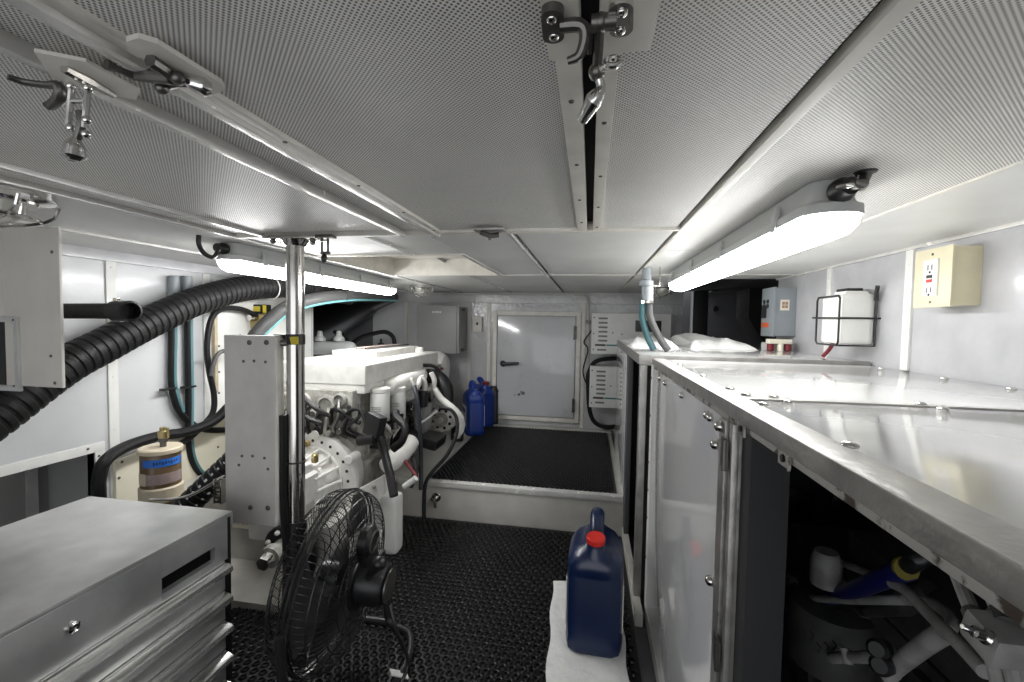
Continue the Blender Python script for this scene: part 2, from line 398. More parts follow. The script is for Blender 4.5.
# right wall
ZT0 = .8385
b = B(); b.box(.835, .87, -1.2, 2.19, 0, ZC+.02); struct('wall_right', b, RWALL)
b = B(); b.box(.825, .836, -.9, 2.19, ZC-.008, ZC, .001); n_trim[0] += 1; struct('trim_%d' % n_trim[0], b, BRIGHT)
for y in (1.345, 1.745):
    b = B(); b.box(.828, .836, y-.014, y+.014, ZT0, ZC-.008, .001)
    for z in (1.12, 1.0, .9): b.lathe((.828, y, z), (-1,0,0), [(.003, 0), (.002, .0015)], 8)
    n_trim[0] += 1; struct('trim_%d' % n_trim[0], b, WPLAST)
# dark bay behind the right wall
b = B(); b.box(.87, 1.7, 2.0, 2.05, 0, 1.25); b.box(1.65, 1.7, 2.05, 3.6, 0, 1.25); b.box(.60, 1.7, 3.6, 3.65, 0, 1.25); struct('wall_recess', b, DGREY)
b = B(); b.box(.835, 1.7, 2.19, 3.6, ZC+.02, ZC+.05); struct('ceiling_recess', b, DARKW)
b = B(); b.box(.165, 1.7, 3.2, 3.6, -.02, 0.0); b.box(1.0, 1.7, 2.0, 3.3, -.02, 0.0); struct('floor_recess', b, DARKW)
# back wall with band along the top
b = B(); b.box(-1.66, .62, YB, YB+.05, 0, ZC+.02); struct('wall_back', b, BACKW)
b = B(); b.box(-2.2, -1.66, YB, YB+.05, 0, ZC+.02); struct('wall_back_bay', b, DGREY)
b = B(); b.box(-1.6, .62, YB-.03, YB, 1.085, ZC, .004); n_trim[0] += 1; struct('trim_%d' % n_trim[0], b, BACKW)
b = B(); b.tube([V((-1.2, YB-.04, ZC-.012)), V((-.05, YB-.04, ZC-.012))], .006, 8); n_trim[0] += 1; struct('trim_%d' % n_trim[0], b, STEPP)
for x in (-1.385, -.885, -.735, -.045):
    b = B(); b.box(x-.012, x+.012, YB-.008, YB, .18, 1.085, .002)
    for z in (.3, .5, .7, .9, 1.04): b.lathe((x, YB-.008, z), (0,-1,0), [(.004, 0), (.003, .002)], 8)
    n_trim[0] += 1; struct('trim_%d' % n_trim[0], b, CREAM if x > -.8 else STEPP)
# hatch door on the back wall
x0, x1, z0, z1 = -.672, -.095, .262, .998
b = B()
for a in ((x0-.03, x0, z0-.03, z1+.03), (x1, x1+.03, z0-.03, z1+.03), (x0, x1, z1, z1+.03), (x0, x1, z0-.03, z0)): b.box(a[0], a[1], YB-.022, YB+.001, a[2], a[3], .003)
struct('door_frame', b, CREAM)
DOORP = stained('door_paint', (.56, .57, .58), (.25, .24, .22), .14, .4, 7, .35)
b = B(); b.box(x0+.006, x1-.006, YB-.03, YB-.004, z0+.006, z1-.006, .006); door = struct('door_1', b, DOORP)
b = B(); b.lathe((-.62, YB-.03, .645), (0,-1,0), [(.022, 0), (.022, .01), (.014, .016), (.012, .03)], 16)
b.tube([V((-.625, YB-.055, .645)), V((-.60, YB-.06, .645)), V((-.50, YB-.06, .652))], [.013, .012, .009], 10); part(door, 'handle', b, BLACK)
for z in (.36, .88):
    b = B(); b.cyl((x1-.012, YB-.036, z-.05), (x1-.012, YB-.036, z+.05), .007, n=10); b.box(x1-.016, x1+.004, YB-.034, YB-.029, z-.045, z+.045); part(door, 'hinge', b, DKMET)
b = B()
for (x, z, s) in ((-.50, .42, .012), (-.47, .43, .016), (-.485, .44, .008), (-.53, .415, .006), (-.30, .7, .004), (-.36, .53, .003)):
    b.prism([V((x-s, YB-.0302, z-s*.5)), V((x+s*.6, YB-.0302, z-s*.6)), V((x+s, YB-.0302, z+s*.4)), V((x, YB-.0302, z+s*1.2))], (0, -.0006, 0))
part(door, 'scratches', b, DKMET)

# ================================================================== RIGHT: THE TWO ENCLOSURES
ZT = .840
t = thing('generator_enclosure', (.5, .5, 0), 'long white panelled enclosure nearest on the right with an open dark front', 'enclosure')
XE, XW, YE0, YE1 = .2, .828, -.9, 1.465
b = B(); b.box(XE+.004, XW, YE0, .7225, ZT-.012, ZT-.003, .001); part(t, 'top_panel', b, WTOP)
b = B(); b.box(XE+.004, XW, .7275, YE1-.003, ZT-.012, ZT-.003, .001); part(t, 'top_panel', b, WTOP)
b = B(); b.box(XE+.03, XW, .721, .729, ZT-.0025, ZT, .0008); part(t, 'seam_strip', b, ALU)
# rounded aluminium edge angle
b = B(); b.obox(((XE+XE+.035)/2, (YE0+YE1)/2, ZT-.0005), (.035, YE1-YE0, .004), None, .0015)
b.box(XE-.002, XE+.003, YE0, YE1, .821, ZT+.0015, .002, 3); part(t, 'edge_angle', b, ALU)
b = B(); b.box(XE+.001, XE+.005, YE0, YE1, .8125, .8212, .0008); part(t, 'lower_flange', b, DIRTALU)
b = B(); b.box(XE, XE+.03, YE1-.004, YE1, 0, ZT-.002, .001); b.box(XE+.03, XW, YE1-.004, YE1, ZT-.05, ZT-.002); b.box(XE+.03, XW, YE1-.004, YE1, 0, ZT-.05)
part(t, 'end_panel', b, WTOP)
# glossy side panel with its posts
b = B(); b.box(XE-.001, XE+.006, .712, YE1-.03, .045, .8125, .0015); part(t, 'side_panel', b, WPANEL, 'glossy white panel')
b = B(); b.box(XE-.004, XE+.008, YE1-.03, YE1+.002, .02, .822, .002); part(t, 'post', b, WPLAST)
b = B(); b.box(XE-.003, XE+.01, .682, .711, .03, .8125, .0015); b.box(XE+.006, XE+.02, .655, .682, .03, .8125, .001)
b.box(XE-.001, XE+.010, .655, .668, .03, .8125, .0015); part(t, 'post', b, ALU, 'worn aluminium post')
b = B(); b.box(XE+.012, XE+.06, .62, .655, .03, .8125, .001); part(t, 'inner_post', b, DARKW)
bl = [(XE-.001, y, z) for y, z in ((1.279, .800), (1.195, .798), (.985, .800), (.779, .800), (.76, .80))]
bolts(t, bl, (-1,0,0), .0075, 'thumb_screw', STEEL, .009)
bolts(t, [(XE-.003, .697, .80), (XE-.001, .722, .766), (XE-.001, .722, .55), (XE-.001, .722, .30)], (-1,0,0), .0085, 'thumb_screw', STEEL, .011)
bolts(t, [(XE-.004, YE1-.014, z) for z in (.78, .66, .51, .42, .33, .20)], (-1,0,0), .004, 'screw', DKMET)
top_s = [(.238, y, ZT+.0005) for y in (1.236, .988, .805, .657, .451, .2)]+[(.243, .742, ZT+.0005), (.289, .757, ZT-.003), (.291, .711, ZT-.003), (.486, .748, ZT-.003), (.488, .709, ZT-.003),
    (.70, .748, ZT-.003), (.70, .709, ZT-.003), (.80, 1.385, ZT-.003), (.80, 1.164, ZT-.003), (.80, 1.0, ZT-.003), (.80, .86, ZT-.003)]
bolts(t, top_s, (0,0,1), .0075, 'turn_fastener', CHROME, .005)
def hinge(z):
    b = B(); b.box(XE-.006, XE-.003, .664, .690, z-.022, z+.022, .001); b.cyl((XE-.007, .6665, z-.022), (XE-.007, .6665, z+.022), .0035, n=10)
    h = part(t, 'hinge', b, DKMET)
hinge(.765); hinge(.47)
for y in (.622, .492):
    b = B(); b.box(XE-.0005, XE+.001, y-.014, y+.014, .806, .8205, .0006); b.box(XE-.003, XE-.0006, y-.016, y-.0145, .806, .820)
    part(t, 'latch_pin', B().cyl((XE-.003, y, .8145), (XE+.001, y, .8145), .004, n=12), BLACK)
    part(t, 'latch_keeper', b, ALU if y > .5 else DIRTALU)
# dark lined inside
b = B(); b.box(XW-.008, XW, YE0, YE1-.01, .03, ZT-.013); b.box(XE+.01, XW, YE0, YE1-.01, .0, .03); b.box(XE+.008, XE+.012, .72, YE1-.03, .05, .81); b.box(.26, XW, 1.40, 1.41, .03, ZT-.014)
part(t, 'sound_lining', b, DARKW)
b = B(); b.box(XE-.004, XE+.03, YE0, YE1, 0, .044, .003); part(t, 'bottom_rail', b, STEPP)
b = B(); b.lathe((.60, 1.399, .43), (0,-1,0), [(.055, 0), (.055, .012), (.04, .02)], 24); part(t, 'vent_hole', b, BLACK)
b = B(); b.lathe((.74, 1.399, .44), (0,-1,0), [(.05, 0), (.05, .012), (.035, .02)], 24); part(t, 'vent_hole', b, BLACK)
b = B(); b.box(.36, .40, 1.392, 1.399, .53, .60, .003); b.lathe((.38, 1.392, .565), (0,-1,0), [(.012, 0), (.01, .01)], 12); part(t, 'wall_bracket', b, BLACK)
b = B(); b.box(XE, XE+.0005+.0105, .65, .66, .03, .04); part(t, 'foot', b, ALU)

# second enclosure beyond
t = thing('equipment_enclosure', (.5, 2.1, 0), 'farther white topped enclosure with an open side and cloths lying on it', 'enclosure')
X2, Y20, Y21 = .165, 1.488, 2.72
b = B(); b.box(X2+.002, .828, Y20+.003, Y21, .838, .848, .001); part(t, 'top_panel', b, WTOP)
b = B(); b.box(X2-.003, X2+.003, Y20, Y21, .816, .850, .0015); b.box(X2, .828, Y20-.003, Y20+.003, .816, .850, .0015); b.box(X2-.006, X2+.026, Y20-.006, Y20+.026, .818, .852, .003); part(t, 'edge_angle', b, ALU)
b = B(); b.box(X2-.001, X2+.022, Y20, Y20+.03, .03, .818, .002); part(t, 'post', b, ALU)
b = B(); b.box(X2, X2+.02, 1.93, 2.02, .03, .818, .002); part(t, 'post', b, DGREY)
b = B(); b.box(X2-.002, X2+.004, 2.02, Y21, .02, .816, .001); part(t, 'side_panel', b, WPANEL)
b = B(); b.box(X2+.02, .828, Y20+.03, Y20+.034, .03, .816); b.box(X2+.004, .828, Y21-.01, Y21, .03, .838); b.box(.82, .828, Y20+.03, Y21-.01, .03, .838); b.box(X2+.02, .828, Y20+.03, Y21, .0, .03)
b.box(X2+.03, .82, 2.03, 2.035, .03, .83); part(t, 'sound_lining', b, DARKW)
b = B(); b.box(X2-.004, X2+.02, 1.40, Y21, 0, .045, .003); part(t, 'bottom_rail', b, STEPP)
bolts(t, [(X2-.001, y, z) for y in (1.503,) for z in (.75, .6, .45, .3, .15)], (-1,0,0), .004, 'screw', DKMET)
bolts(t, [(X2-.002, 2.05, z) for z in (.75, .5, .3, .12)], (-1,0,0), .004, 'screw', DKMET)
b = B(); b.ball((.26, 1.7, .45), .05, (1,1,1.3)); part(t, 'pump_body', b, BLUEHOSE)
b = B(); b.tube([V((.25, 1.65, .3)), V((.23, 1.75, .45)), V((.28, 1.8, .6)), V((.24, 1.7, .7))], .014, 10); part(t, 'hose', b, RUBBER)

# folded cloths lying on the far enclosure
def cloth(name, cx, cy, sx, sy, z, seed, label, m=CLOTH, thick=.012, rot=0, amp=.008):
    rnd = random.Random(seed); n = 22; b = B(); bm = b.bm; ph = [rnd.uniform(0, 6) for _ in range(8)]
    def hgt(u, v):
        e = min(u, 1-u, v, 1-v)*6; e = min(1, e)
        return (amp*(math.sin(u*9+ph[0]+2*math.sin(v*4+ph[1]))+math.sin(v*11+ph[2]+u*5)+.6*math.sin(u*23+v*9+ph[5])+1.7)*.6+thick)*e**.5
    g = []; lo = []
    for i in range(n+1):
        a = []; c = []
        for j in range(n+1):
            u, v = i/n, j/n; wx = .02*math.sin(v*7+ph[3]); wy = .02*math.sin(u*6+ph[4])
            x, y = (u-.5)*sx+wx, (v-.5)*sy+wy
            X = cx+x*math.cos(rot)-y*math.sin(rot); Y = cy+x*math.sin(rot)+y*math.cos(rot)
            a.append(bm.verts.new((X, Y, z+.001+hgt(u, v)))); c.append(bm.verts.new((X, Y, z+.0005)))
        g.append(a); lo.append(c)
    for i in range(n):
        for j in range(n):
            bm.faces.new((g[i][j], g[i+1][j], g[i+1][j+1], g[i][j+1])); bm.faces.new((lo[i][j+1], lo[i+1][j+1], lo[i+1][j], lo[i][j]))
    for i in range(n):
        bm.faces.new((g[i][0], lo[i][0], lo[i+1][0], g[i+1][0])); bm.faces.new((g[i+1][n], lo[i+1][n], lo[i][n], g[i][n]))
        bm.faces.new((g[0][i+1], lo[0][i+1], lo[0][i], g[0][i])); bm.faces.new((g[n][i], lo[n][i], lo[n][i+1], g[n][i+1]))
    return link(name, b, m, label=label, cat='cloth', angle=70)
cloth('folded_cloth', .285, 2.28, .20, .70, .848, 3, 'white crumpled cloth at the aisle edge of the far enclosure top', amp=.012)
cloth('folded_cloth', .565, 2.30, .27, .62, .848, 5, 'larger heaped white cloth in the middle of the far enclosure top', amp=.020)

# ================================================================== RIGHT: LAMP, STANDPIPE, WALL THINGS
def tube_lamp(cx0, y0, cx1, y1, lens_m, label, w=.085, hw=.07):
    t = thing('tube_lamp', ((cx0+cx1)/2, (y0+y1)/2, ZC), label, 'tube lamp')
    d = V((cx1-cx0, y1-y0, 0)); L = d.length; d.normalize(); s = V((d.y, -d.x, 0)); o = V((cx0, y0, 0))
    def loop(hw, e0, e1, z, n=10):
        pts = []
        for k in range(n+1):
            a = -PI/2+PI*k/n
            pts.append(o+d*(e1-hw*.8+hw*.8*math.cos(a))+s*(hw*math.sin(a))*-1+V((0,0,z)))
        for k in range(n+1):
            a = PI/2+PI*k/n
            pts.append(o+d*(e0+hw*.8+hw*.8*math.cos(a))+s*(hw*math.sin(a))*-1+V((0,0,z)))
        return pts
    def stack(levels, b):
        rows = [[b.bm.verts.new(p) for p in loop(h, e0, e1, z)] for (h, e0, e1, z) in levels]
        n = len(rows[0])
        for q in range(len(rows)-1):
            for i in range(n): b.bm.faces.new((rows[q][i], rows[q][(i+1) % n], rows[q+1][(i+1) % n], rows[q+1][i]))
        b.bm.faces.new(rows[0][::-1]); b.bm.faces.new(rows[-1])
    b = B(); stack([(hw/2*.8, .02, L-.02, ZC-.001), (hw/2, .012, L-.012, ZC-.03), (hw/2+.003, .008, L-.008, ZC-.034), (w/2, 0, L, ZC-.038), (w/2, 0, L, ZC-.052)], b); part(t, 'housing', b, LGREY)
    b = B(); stack([(w/2-.003, .003, L-.003, ZC-.052), (w/2-.004, .006, L-.006, ZC-.064), (w/2-.013, .016, L-.016, ZC-.076), (w/2-.028, .03, L-.03, ZC-.083)], b)
    part(t, 'lit_lens', b, lens_m)
    k = 4
    for i in range(k):
        f = .10+.8*i/(k-1)
        for sg in (-1, 1):
            c = o+d*(L*f)+s*sg*(w/2+.001)+V((0,0,ZC-.042)); R = Matrix((s, d, V((0,0,1)))).transposed()
            b = B(); b.obox(c, (.005, .018, .030), R, .0015); b.obox(c-s*sg*.004+V((0,0,.018)), (.006, .010, .018), R, .001); part(t, 'clip', b, LGREY)
    b = B(); p = o+d*.010+V((0,0,ZC-.022)); b.lathe(p, -d, [(.017, 0), (.017, .012), (.012, .02), (.012, .03)], 14); part(t, 'cable_gland', b, BLACK)
    return t, o, d
t, o, d = tube_lamp(.345, .70, .345, 1.89, LENSR, 'bright tube lamp on the ceiling above the white enclosures')
ce = P(869, 170, z=ZC+.002); cs_ = V((.345, .685, ZC-.022))
b = B(); b.tube([cs_, cs_+V((.006, -.020, -.002)), ce+V((-.002, .012, -.018)), ce], .0065, 12); part(t, 'cable', b, DKMET)
b = B(); b.tube([cs_+V((-.012, .004, 0)), cs_+V((-.006, -.018, -.003)), ce+V((-.012, .010, -.016)), ce+V((-.010, .002, .004))], .0035, 10); part(t, 'cable', b, STEEL)
b = B(); b.lathe(ce+V((-.004, 0, -.002)), (0,0,-1), [(.014, 0), (.013, .002), (.011, .003)], 20); part(t, 'ceiling_grommet', b, BLACK)
t, o, d = tube_lamp(-1.03, 1.10, -1.07, 2.27, LENSL, 'long lit tube lamp on the ceiling behind the steel post')
b = B(); q9 = P(199, 245, y=1.02); b.tube([V((-1.03, 1.09, ZC-.022)), P(214, 257, y=1.07), P(205, 254, y=1.045), q9, V((q9.x, q9.y, ZC+.004))], .006, 10); part(t, 'cable', b, BLACK)

def wire_light(cx, cy, R, label):
    t = thing('guarded_light', (cx, cy, ZC), label, 'light')
    b = B(); b.lathe((cx, cy, ZC), (0,0,-1), [(R, 0), (R, .012), (R*.8, .018), (R*.78, .022)], 28); part(t, 'base', b, CHROME)
    b = B(); b.lathe((cx, cy, ZC-.02), (0,0,-1), [(R*.66, 0), (R*.62, .02), (R*.42, .036), (R*.12, .044)], 24); part(t, 'bowl', b, GLASS)
    for k in range(3):
        a = PI*k/3; u = V((math.cos(a), math.sin(a), 0)); c = V((cx, cy, ZC))
        b = B(); b.tube([c+u*R*1.02+V((0,0,-.016)), c+u*R*.85+V((0,0,-.045)), c+V((0,0,-.068)), c-u*R*.85+V((0,0,-.045)), c-u*R*1.02+V((0,0,-.016))], .0028, 6); part(t, 'guard_wire', b, CHROME)
    b = B(); b.ring((cx, cy, ZC-.047), (0,0,1), R*.8, .0028, 28, 6); part(t, 'guard_ring', b, CHROME)
    return t
wire_light(-1.05, .590, .108, 'chrome caged light at the upper left above the beige box')
wire_light(-1.035, 2.62, .075, 'small caged light on the ceiling past the left tube lamp')
wire_light(.385, 2.58, .07, 'small caged light on the ceiling behind the grey standpipe')

# standpipe with two hoses dropping on the far enclosure
t = thing('standpipe', (.203, 1.74, .85), 'grey pipe coupling on the ceiling feeding a grey and a teal hose', 'pipe')
px, py = .205, 1.74
b = B(); b.cyl((px, py, ZC-.003), (px, py, ZC-.05), .018, bev=.002); b.cyl((px, py, ZC-.05), (px, py, ZC-.072), .026, bev=.003); b.cyl((px+.004, py, ZC-.072), (px+.006, py, ZC-.13), .021, bev=.002); part(t, 'coupling', b, BLUEGREY)
b = B(); b.cyl((px+.006, py, ZC-.127), (px+.006, py, ZC-.137), .0265); part(t, 'clamp', b, STEEL)
b = B(); b.tube([V((px+.012, py, ZC-.125)), V((px+.018, py, ZC-.19)), V((px+.055, py-.01, ZC-.27)), V((px+.085, py-.02, .852))], .013, 14); part(t, 'hose', b, GREYH)
b = B(); b.tube([V((px-.012, py, ZC-.125)), V((px-.010, py+.01, ZC-.19)), V((px+.01, py+.01, ZC-.26)), V((px+.035, py, .852))], .012, 14); part(t, 'hose', b, TEALH, 'teal striped hose')
b = B(); b.box(px+.045, px+.049, py-.01, py+.01, ZC-.07, ZC); b.box(px+.02, px+.049, py-.01, py+.01, ZC-.074, ZC-.07); part(t, 'bracket', b, STEEL)

# outlet box
t = thing('outlet_box', (.81, 1.2, 1.0), 'beige outlet box with a ground fault socket on the right wall', 'outlet')
b = B(); b.box(.780, .835, 1.127, 1.235, 1.003, 1.133, .003); part(t, 'box', b, OUTLET)
b = B(); b.box(.775, .780, 1.124, 1.238, 1.000, 1.136, .0015); part(t, 'cover_plate', b, OUTLET)
b = B(); b.box(.771, .776, 1.160, 1.204, 1.026, 1.110, .002); rc = part(t, 'receptacle', b, WPLAST)
for z, m, nm in ((1.071, INK, 'test_button'), (1.061, RED, 'reset_button')):
    b = B(); b.box(.769, .772, 1.174, 1.190, z-.0035, z+.0035, .0005); part(rc, nm, b, m)
b = B()
for z in (1.092, 1.040):
    b.box(.7705, .7712, 1.175, 1.1775, z-.006, z+.006); b.box(.7705, .7712, 1.187, 1.1895, z-.006, z+.006); b.cyl((.7705, 1.182, z-.011), (.7712, 1.182, z-.011), .003, n=8)
part(rc, 'socket_slots', b, INK)
bolts(t, [(.775, 1.182, 1.122), (.775, 1.182, 1.012)], (-1,0,0), .003)
for y, z in ((1.238, 1.132), (1.238, 1.006)): pass

# coolant bottle in its wire cradle
t = thing('coolant_bottle', (.8, 1.55, .9), 'white plastic coolant bottle in a black wire cradle on the right wall', 'bottle')
b = B(); b.box(.738, .828, 1.475, 1.592, .900, 1.052, .016, 4); b.box(.752, .815, 1.485, 1.55, 1.046, 1.060, .006); part(t, 'tank', b, WPLAST)
b = B(); b.box(.765, .81, 1.505, 1.565, 1.058, 1.070, .004); part(t, 'cap', b, BLACK)
b = B(); b.tube([V((.818, 1.452, 1.072)), V((.820, 1.460, 1.052)), V((.822, 1.463, 1.03))], .006, 8); part(t, 'overflow_nozzle', b, BLACK)
def wr(nm, pts, cl=False, r=.003):
    b = B(); b.tube(pts, r, 8, closed=cl, smooth=False); part(t, nm, b, BLACK)
wr('wire_loop', [V((.732, 1.482, 1.045)), V((.732, 1.600, 1.045)), V((.732, 1.607, 1.035)), V((.732, 1.607, .905)), V((.732, 1.598, .896)), V((.732, 1.482, .896)), V((.732, 1.474, .905)), V((.732, 1.474, 1.037))], True)
wr('wire_hook', [V((.732, 1.474, .896)), V((.826, 1.468, .896)), V((.826, 1.468, 1.055))])
wr('cross_wire', [V((.731, 1.63, .980)), V((.731, 1.468, .978)), V((.836, 1.462, .978))])
b = B(); b.tube([V((.775, 1.585, .904)), V((.772, 1.60, .88)), V((.762, 1.62, .853))], .006, 8); part(t, 'hose', b, DRED)

# motor starter box and the valve assembly under it
t = thing('control_box', (.78, 2.05, .9), 'blue grey electrical control box with round buttons at the end of the right wall', 'electrical box')
kx = P(776.5, 300, y=2.0).x; ky = P(762, 300, x=kx-.01).y; kz0, kz1 = P(777, 336, y=2.0).z, P(777, 287.5, y=2.0).z
b = B(); b.box(kx, .834, 2.002, ky-.004, kz0, kz1, .003); part(t, 'box', b, BLUEGREY)
b = B(); b.box(kx-.010, kx, 1.998, ky, kz0-.003, kz1+.003, .002); part(t, 'cover', b, BLUEGREY)
yy_ = lambda f: 2.0+(ky-2.0)*f
bolts(t, [(kx-.010, yy_(f), kz1-.055-.020*q) for f in (.45, .75) for q in (0, 1)], (-1,0,0), .009, 'push_button', INK, .006)
b = B(); b.box(kx-.017, kx-.010, yy_(.55), yy_(.85), kz0+.075, kz0+.13, .003); part(t, 'rotary_switch', b, BLACK)
b = B(); b.box(kx-.0115, kx-.0095, yy_(.35), yy_(.95), kz0+.035, kz0+.055, .0005); part(t, 'warning_label', b, mat('orange_label', (.65, .12, .04), .5))
c_ = P(785, 305, y=2.0); b = B(); b.box(c_.x-.017, c_.x+.017, 2.000, 2.003, c_.z-.022, c_.z+.022, .0004); s_ = part(t, 'label_plate', b, IVORY)
b = B()
for i in range(2):
    for j in range(2): b.box(c_.x-.011+.012*i, c_.x-.001+.012*i, 1.9990, 2.0003, c_.z-.013+.014*j, c_.z-.001+.014*j)
part(s_, 'printed_squares', b, mat('print_brown', (.35, .2, .15), .6))
t = thing('valve_manifold', (.77, 1.95, .85), 'small pale valve with dark red handles below the control box', 'valve')
b = B(); b.box(.715, .80, 1.94, 1.98, .880, .898, .003); b.cyl((.76, 1.95, .849), (.76, 1.95, .885), .011); part(t, 'body', b, IVORY)
for x in (.725, .79):
    b = B(); b.cyl((x, 1.955, .850), (x, 1.955, .878), .013, bev=.002); part(t, 'red_knob', b, DRED)
b = B(); b.box(.705, .825, 1.985, 2.0, .849, .882, .002); part(t, 'bracket', b, LGREY)
# blade shaped black thing in the dark bay: a duct leaning by the far wall
b = B(); b.prism([V((.98, 3.0, ZC+.02)), V((1.10, 3.0, ZC+.02)), V((1.10, 3.0, .80)), V((.98, 3.0, 1.0))], (0, .25, 0)); link('air_duct', b, BLACK, label='black tapered duct in the dark bay left of the control box', cat='duct')
b = B(); b.box(.70, .80, 3.25, 3.34, 0, ZC+.02, .004); link('bay_post', b, BLACK, label='black upright post in the dark bay behind the far enclosure', cat='post')
b = B(); b.cyl((.93, 3.56, 1.075), (.93, 3.60, 1.075), .02); link('bay_fitting', b, CHROME, label='small shiny fitting on the dark wall behind the enclosures', cat='fitting')

# ================================================================== LEFT WALL
# beige box hung under the ceiling
YBX = .88; xr = P(60, 300, y=YBX).x
t = thing('beige_box', (xr-.14, YBX, .76), 'beige metal box hanging at the upper left with a square steel framed opening', 'box')
zb = P(60, 388, y=YBX).z
fx = P(18, 350, y=YBX-.006).x; fz0 = P(9, 391, y=YBX-.006).z; fz1 = P(9, 317, y=YBX-.006).z
b = B()
b.box(fx-.05, xr, YBX, YBX+.007, zb, ZC-.002, .002); b.box(xr-.28, fx-.05, YBX, YBX+.007, fz1, ZC-.002, .001); b.box(xr-.28, fx-.05, YBX, YBX+.007, zb, fz0, .001); part(t, 'box_shell', b, BEIGE)
b = B(); w_ = .013
for a in ((fx-w_, fx, fz0, fz1), (fx-.16, fx-w_, fz1-w_, fz1), (fx-.16, fx-w_, fz0, fz0+w_)): b.box(a[0], a[1], YBX-.006, YBX+.002, a[2], a[3], .001)
fr = part(t, 'opening_frame', b, BRUSH, 'bare steel frame')
b = B(); b.box(fx-.16, fx-w_, YBX+.0045, YBX+.0065, fz0+w_, fz1-w_); part(t, 'dark_depth_sheet', b, BLACK)  # black sheet stands in for the dark depth behind the opening
b = B(); b.tube([V((fx-.03, YBX+.01, fz0+.02)), V((fx-.022, YBX+.005, (fz0+fz1)/2-.01)), V((fx-.035, YBX+.012, fz1-.03))], .004, 8); part(t, 'copper_wire', b, BRASS)
bolts(t, [P(52, 252, y=YBX), P(51, 356, y=YBX), P(55, 383, y=YBX)], (0,-1,0), .004)
bolts(t, [P(13, 320, y=YBX-.006), P(14, 386, y=YBX-.006)], (0,-1,0), .003)
# black pipe stub
YP = .99
a = P(56, 311, y=YP); e = P(130, 311, y=YP)
t = thing('pipe_stub', a, 'open ended black pipe sticking out to the right of the beige box', 'pipe')
b = B(); b.cyl(a, e, .021, n=24); part(t, 'pipe', b, RUBBER)
b = B(); ax = (e-a).normalized(); b.lathe(e-ax*.05, ax+V((0,-.18,0)), [(.022, 0), (.027, .004), (.027, .07), (.022, .072), (.021, .03), (.001, .029)], 24); part(t, 'end_sleeve', b, RUBBER)
b = B(); b.ring(e-ax*.03, ax, .0275, .002, 24, 6); b.obox(e-ax*.03+V((0,-.01,.030)), (.012, .01, .008), None, .001); part(t, 'hose_clamp', b, STEEL)
# big corrugated hose climbing to the ceiling
XH = -1.490
pts = [P(-60, 452, x=XH), P(-10, 420, x=XH), P(60, 369, x=XH), P(105, 345, x=XH), P(150, 322, x=XH), P(200, 300, x=XH), P(250, 288, x=XH), P(300, 288, x=XH), P(350, 296, x=XH+.04)]
t = thing('corrugated_hose', pts[2], 'thick black corrugated hose climbing from the left edge toward the left lamp', 'hose')
b = B(); b.tube(pts, .054, 22, corr=(.027, .004)); part(t, 'hose_body', b, RUBBER)
for p_, q_ in ((5.95, 0),):
    i = 6; b = B(); dd = (pts[7]-pts[6]).normalized(); b.ring(pts[6].lerp(pts[7], .35), dd, .056, .003, 28, 6); part(t, 'zip_tie', b, WPLAST)
# pipe couplings with two hoses down the wall
XW1 = -1.580
t = thing('teal_hoses', P(182, 300, x=XW1), 'pair of teal and black hoses dropping down the left wall behind the corrugated hose', 'hose')
for px_, n_ in ((174, 0), (187, 1)):
    c0 = P(px_, 276, x=XW1); c1 = P(px_, 292, x=XW1); c2 = P(px_, 304, x=XW1)
    b = B(); b.cyl(c0, c1, .018, bev=.002); b.cyl(c1, c2, .023, bev=.002); part(t, 'coupling', b, BLUEGREY)
p1 = [P(*q, x=XW1) for q in ((172, 300), (172, 340), (172, 385), (180, 412), (200, 428), (225, 430), (250, 426))]
p2 = [P(*q, x=XW1) for q in ((188, 300), (188, 340), (189, 400), (189, 445), (196, 468), (212, 482))]
b = B(); b.tube(p1, .0125, 12); h1 = part(t, 'hose', b, RUBBER, 'black hose with a teal stripe')
b = B(); b.tube(p2, .013, 12); h2 = part(t, 'hose', b, RUBBER)
for h, pp in ((h1, p1[:4]), (h2, p2)):
    b = B(); b.tube([p+V((.008, .006, 0)) for p in pp], .0075, 8); part(h, 'teal_stripe', b, TEAL2)
for q in ((170, 389), (190, 387)):
    c = P(*q, x=XW1+.012); b = B(); b.box(c.x-.02, c.x+.004, c.y-.026, c.y+.026, c.z-.004, c.z+.004, .001); part(t, 'clip', b, BLACK)
# black looped hose to the valve
def hose(name, pix, x, r, m, label, par=None, n=10, cat='hose'):
    pts = [P(a_[0], a_[1], x=(a_[2] if len(a_) > 2 else x)) for a_ in pix]
    b = B(); b.tube(pts, r, n)
    return part(par, name, b, m) if par is not None else link(name, b, m, label=label, cat=cat)
def hosey(name, pix, y, r, m, label, par=None, n=10, cat='hose'):
    pts = [P(a_[0], a_[1], y=(a_[2] if len(a_) > 2 else y)) for a_ in pix]
    b = B(); b.tube(pts, r, n)
    return part(par, name, b, m) if par is not None else link(name, b, m, label=label, cat=cat)
hose('looped_hose', ((256, 315), (240, 309), (222, 309), (211, 320), (207, 345), (209, 370), (214, 395), (213, 412), (204, 424), (192, 436), (180, 444)), -1.556, .0115, RUBBER, 'black looped hose running from the brass valve down the left wall')
hose('short_hose', ((228, 350), (219, 353), (214, 362), (211, 376)), -1.53, .009, GREYH, 'short grey hose beside the black loop on the left wall')
b = B(); b.box(-1.6, -1.582, P(215, 350, x=-1.59).y-.008, P(215, 350, x=-1.59).y+.008, .62, 1.03, .002); link('wooden_batten', b, WOOD, label='thin brown batten on the left wall beside the looped hose', cat='batten')
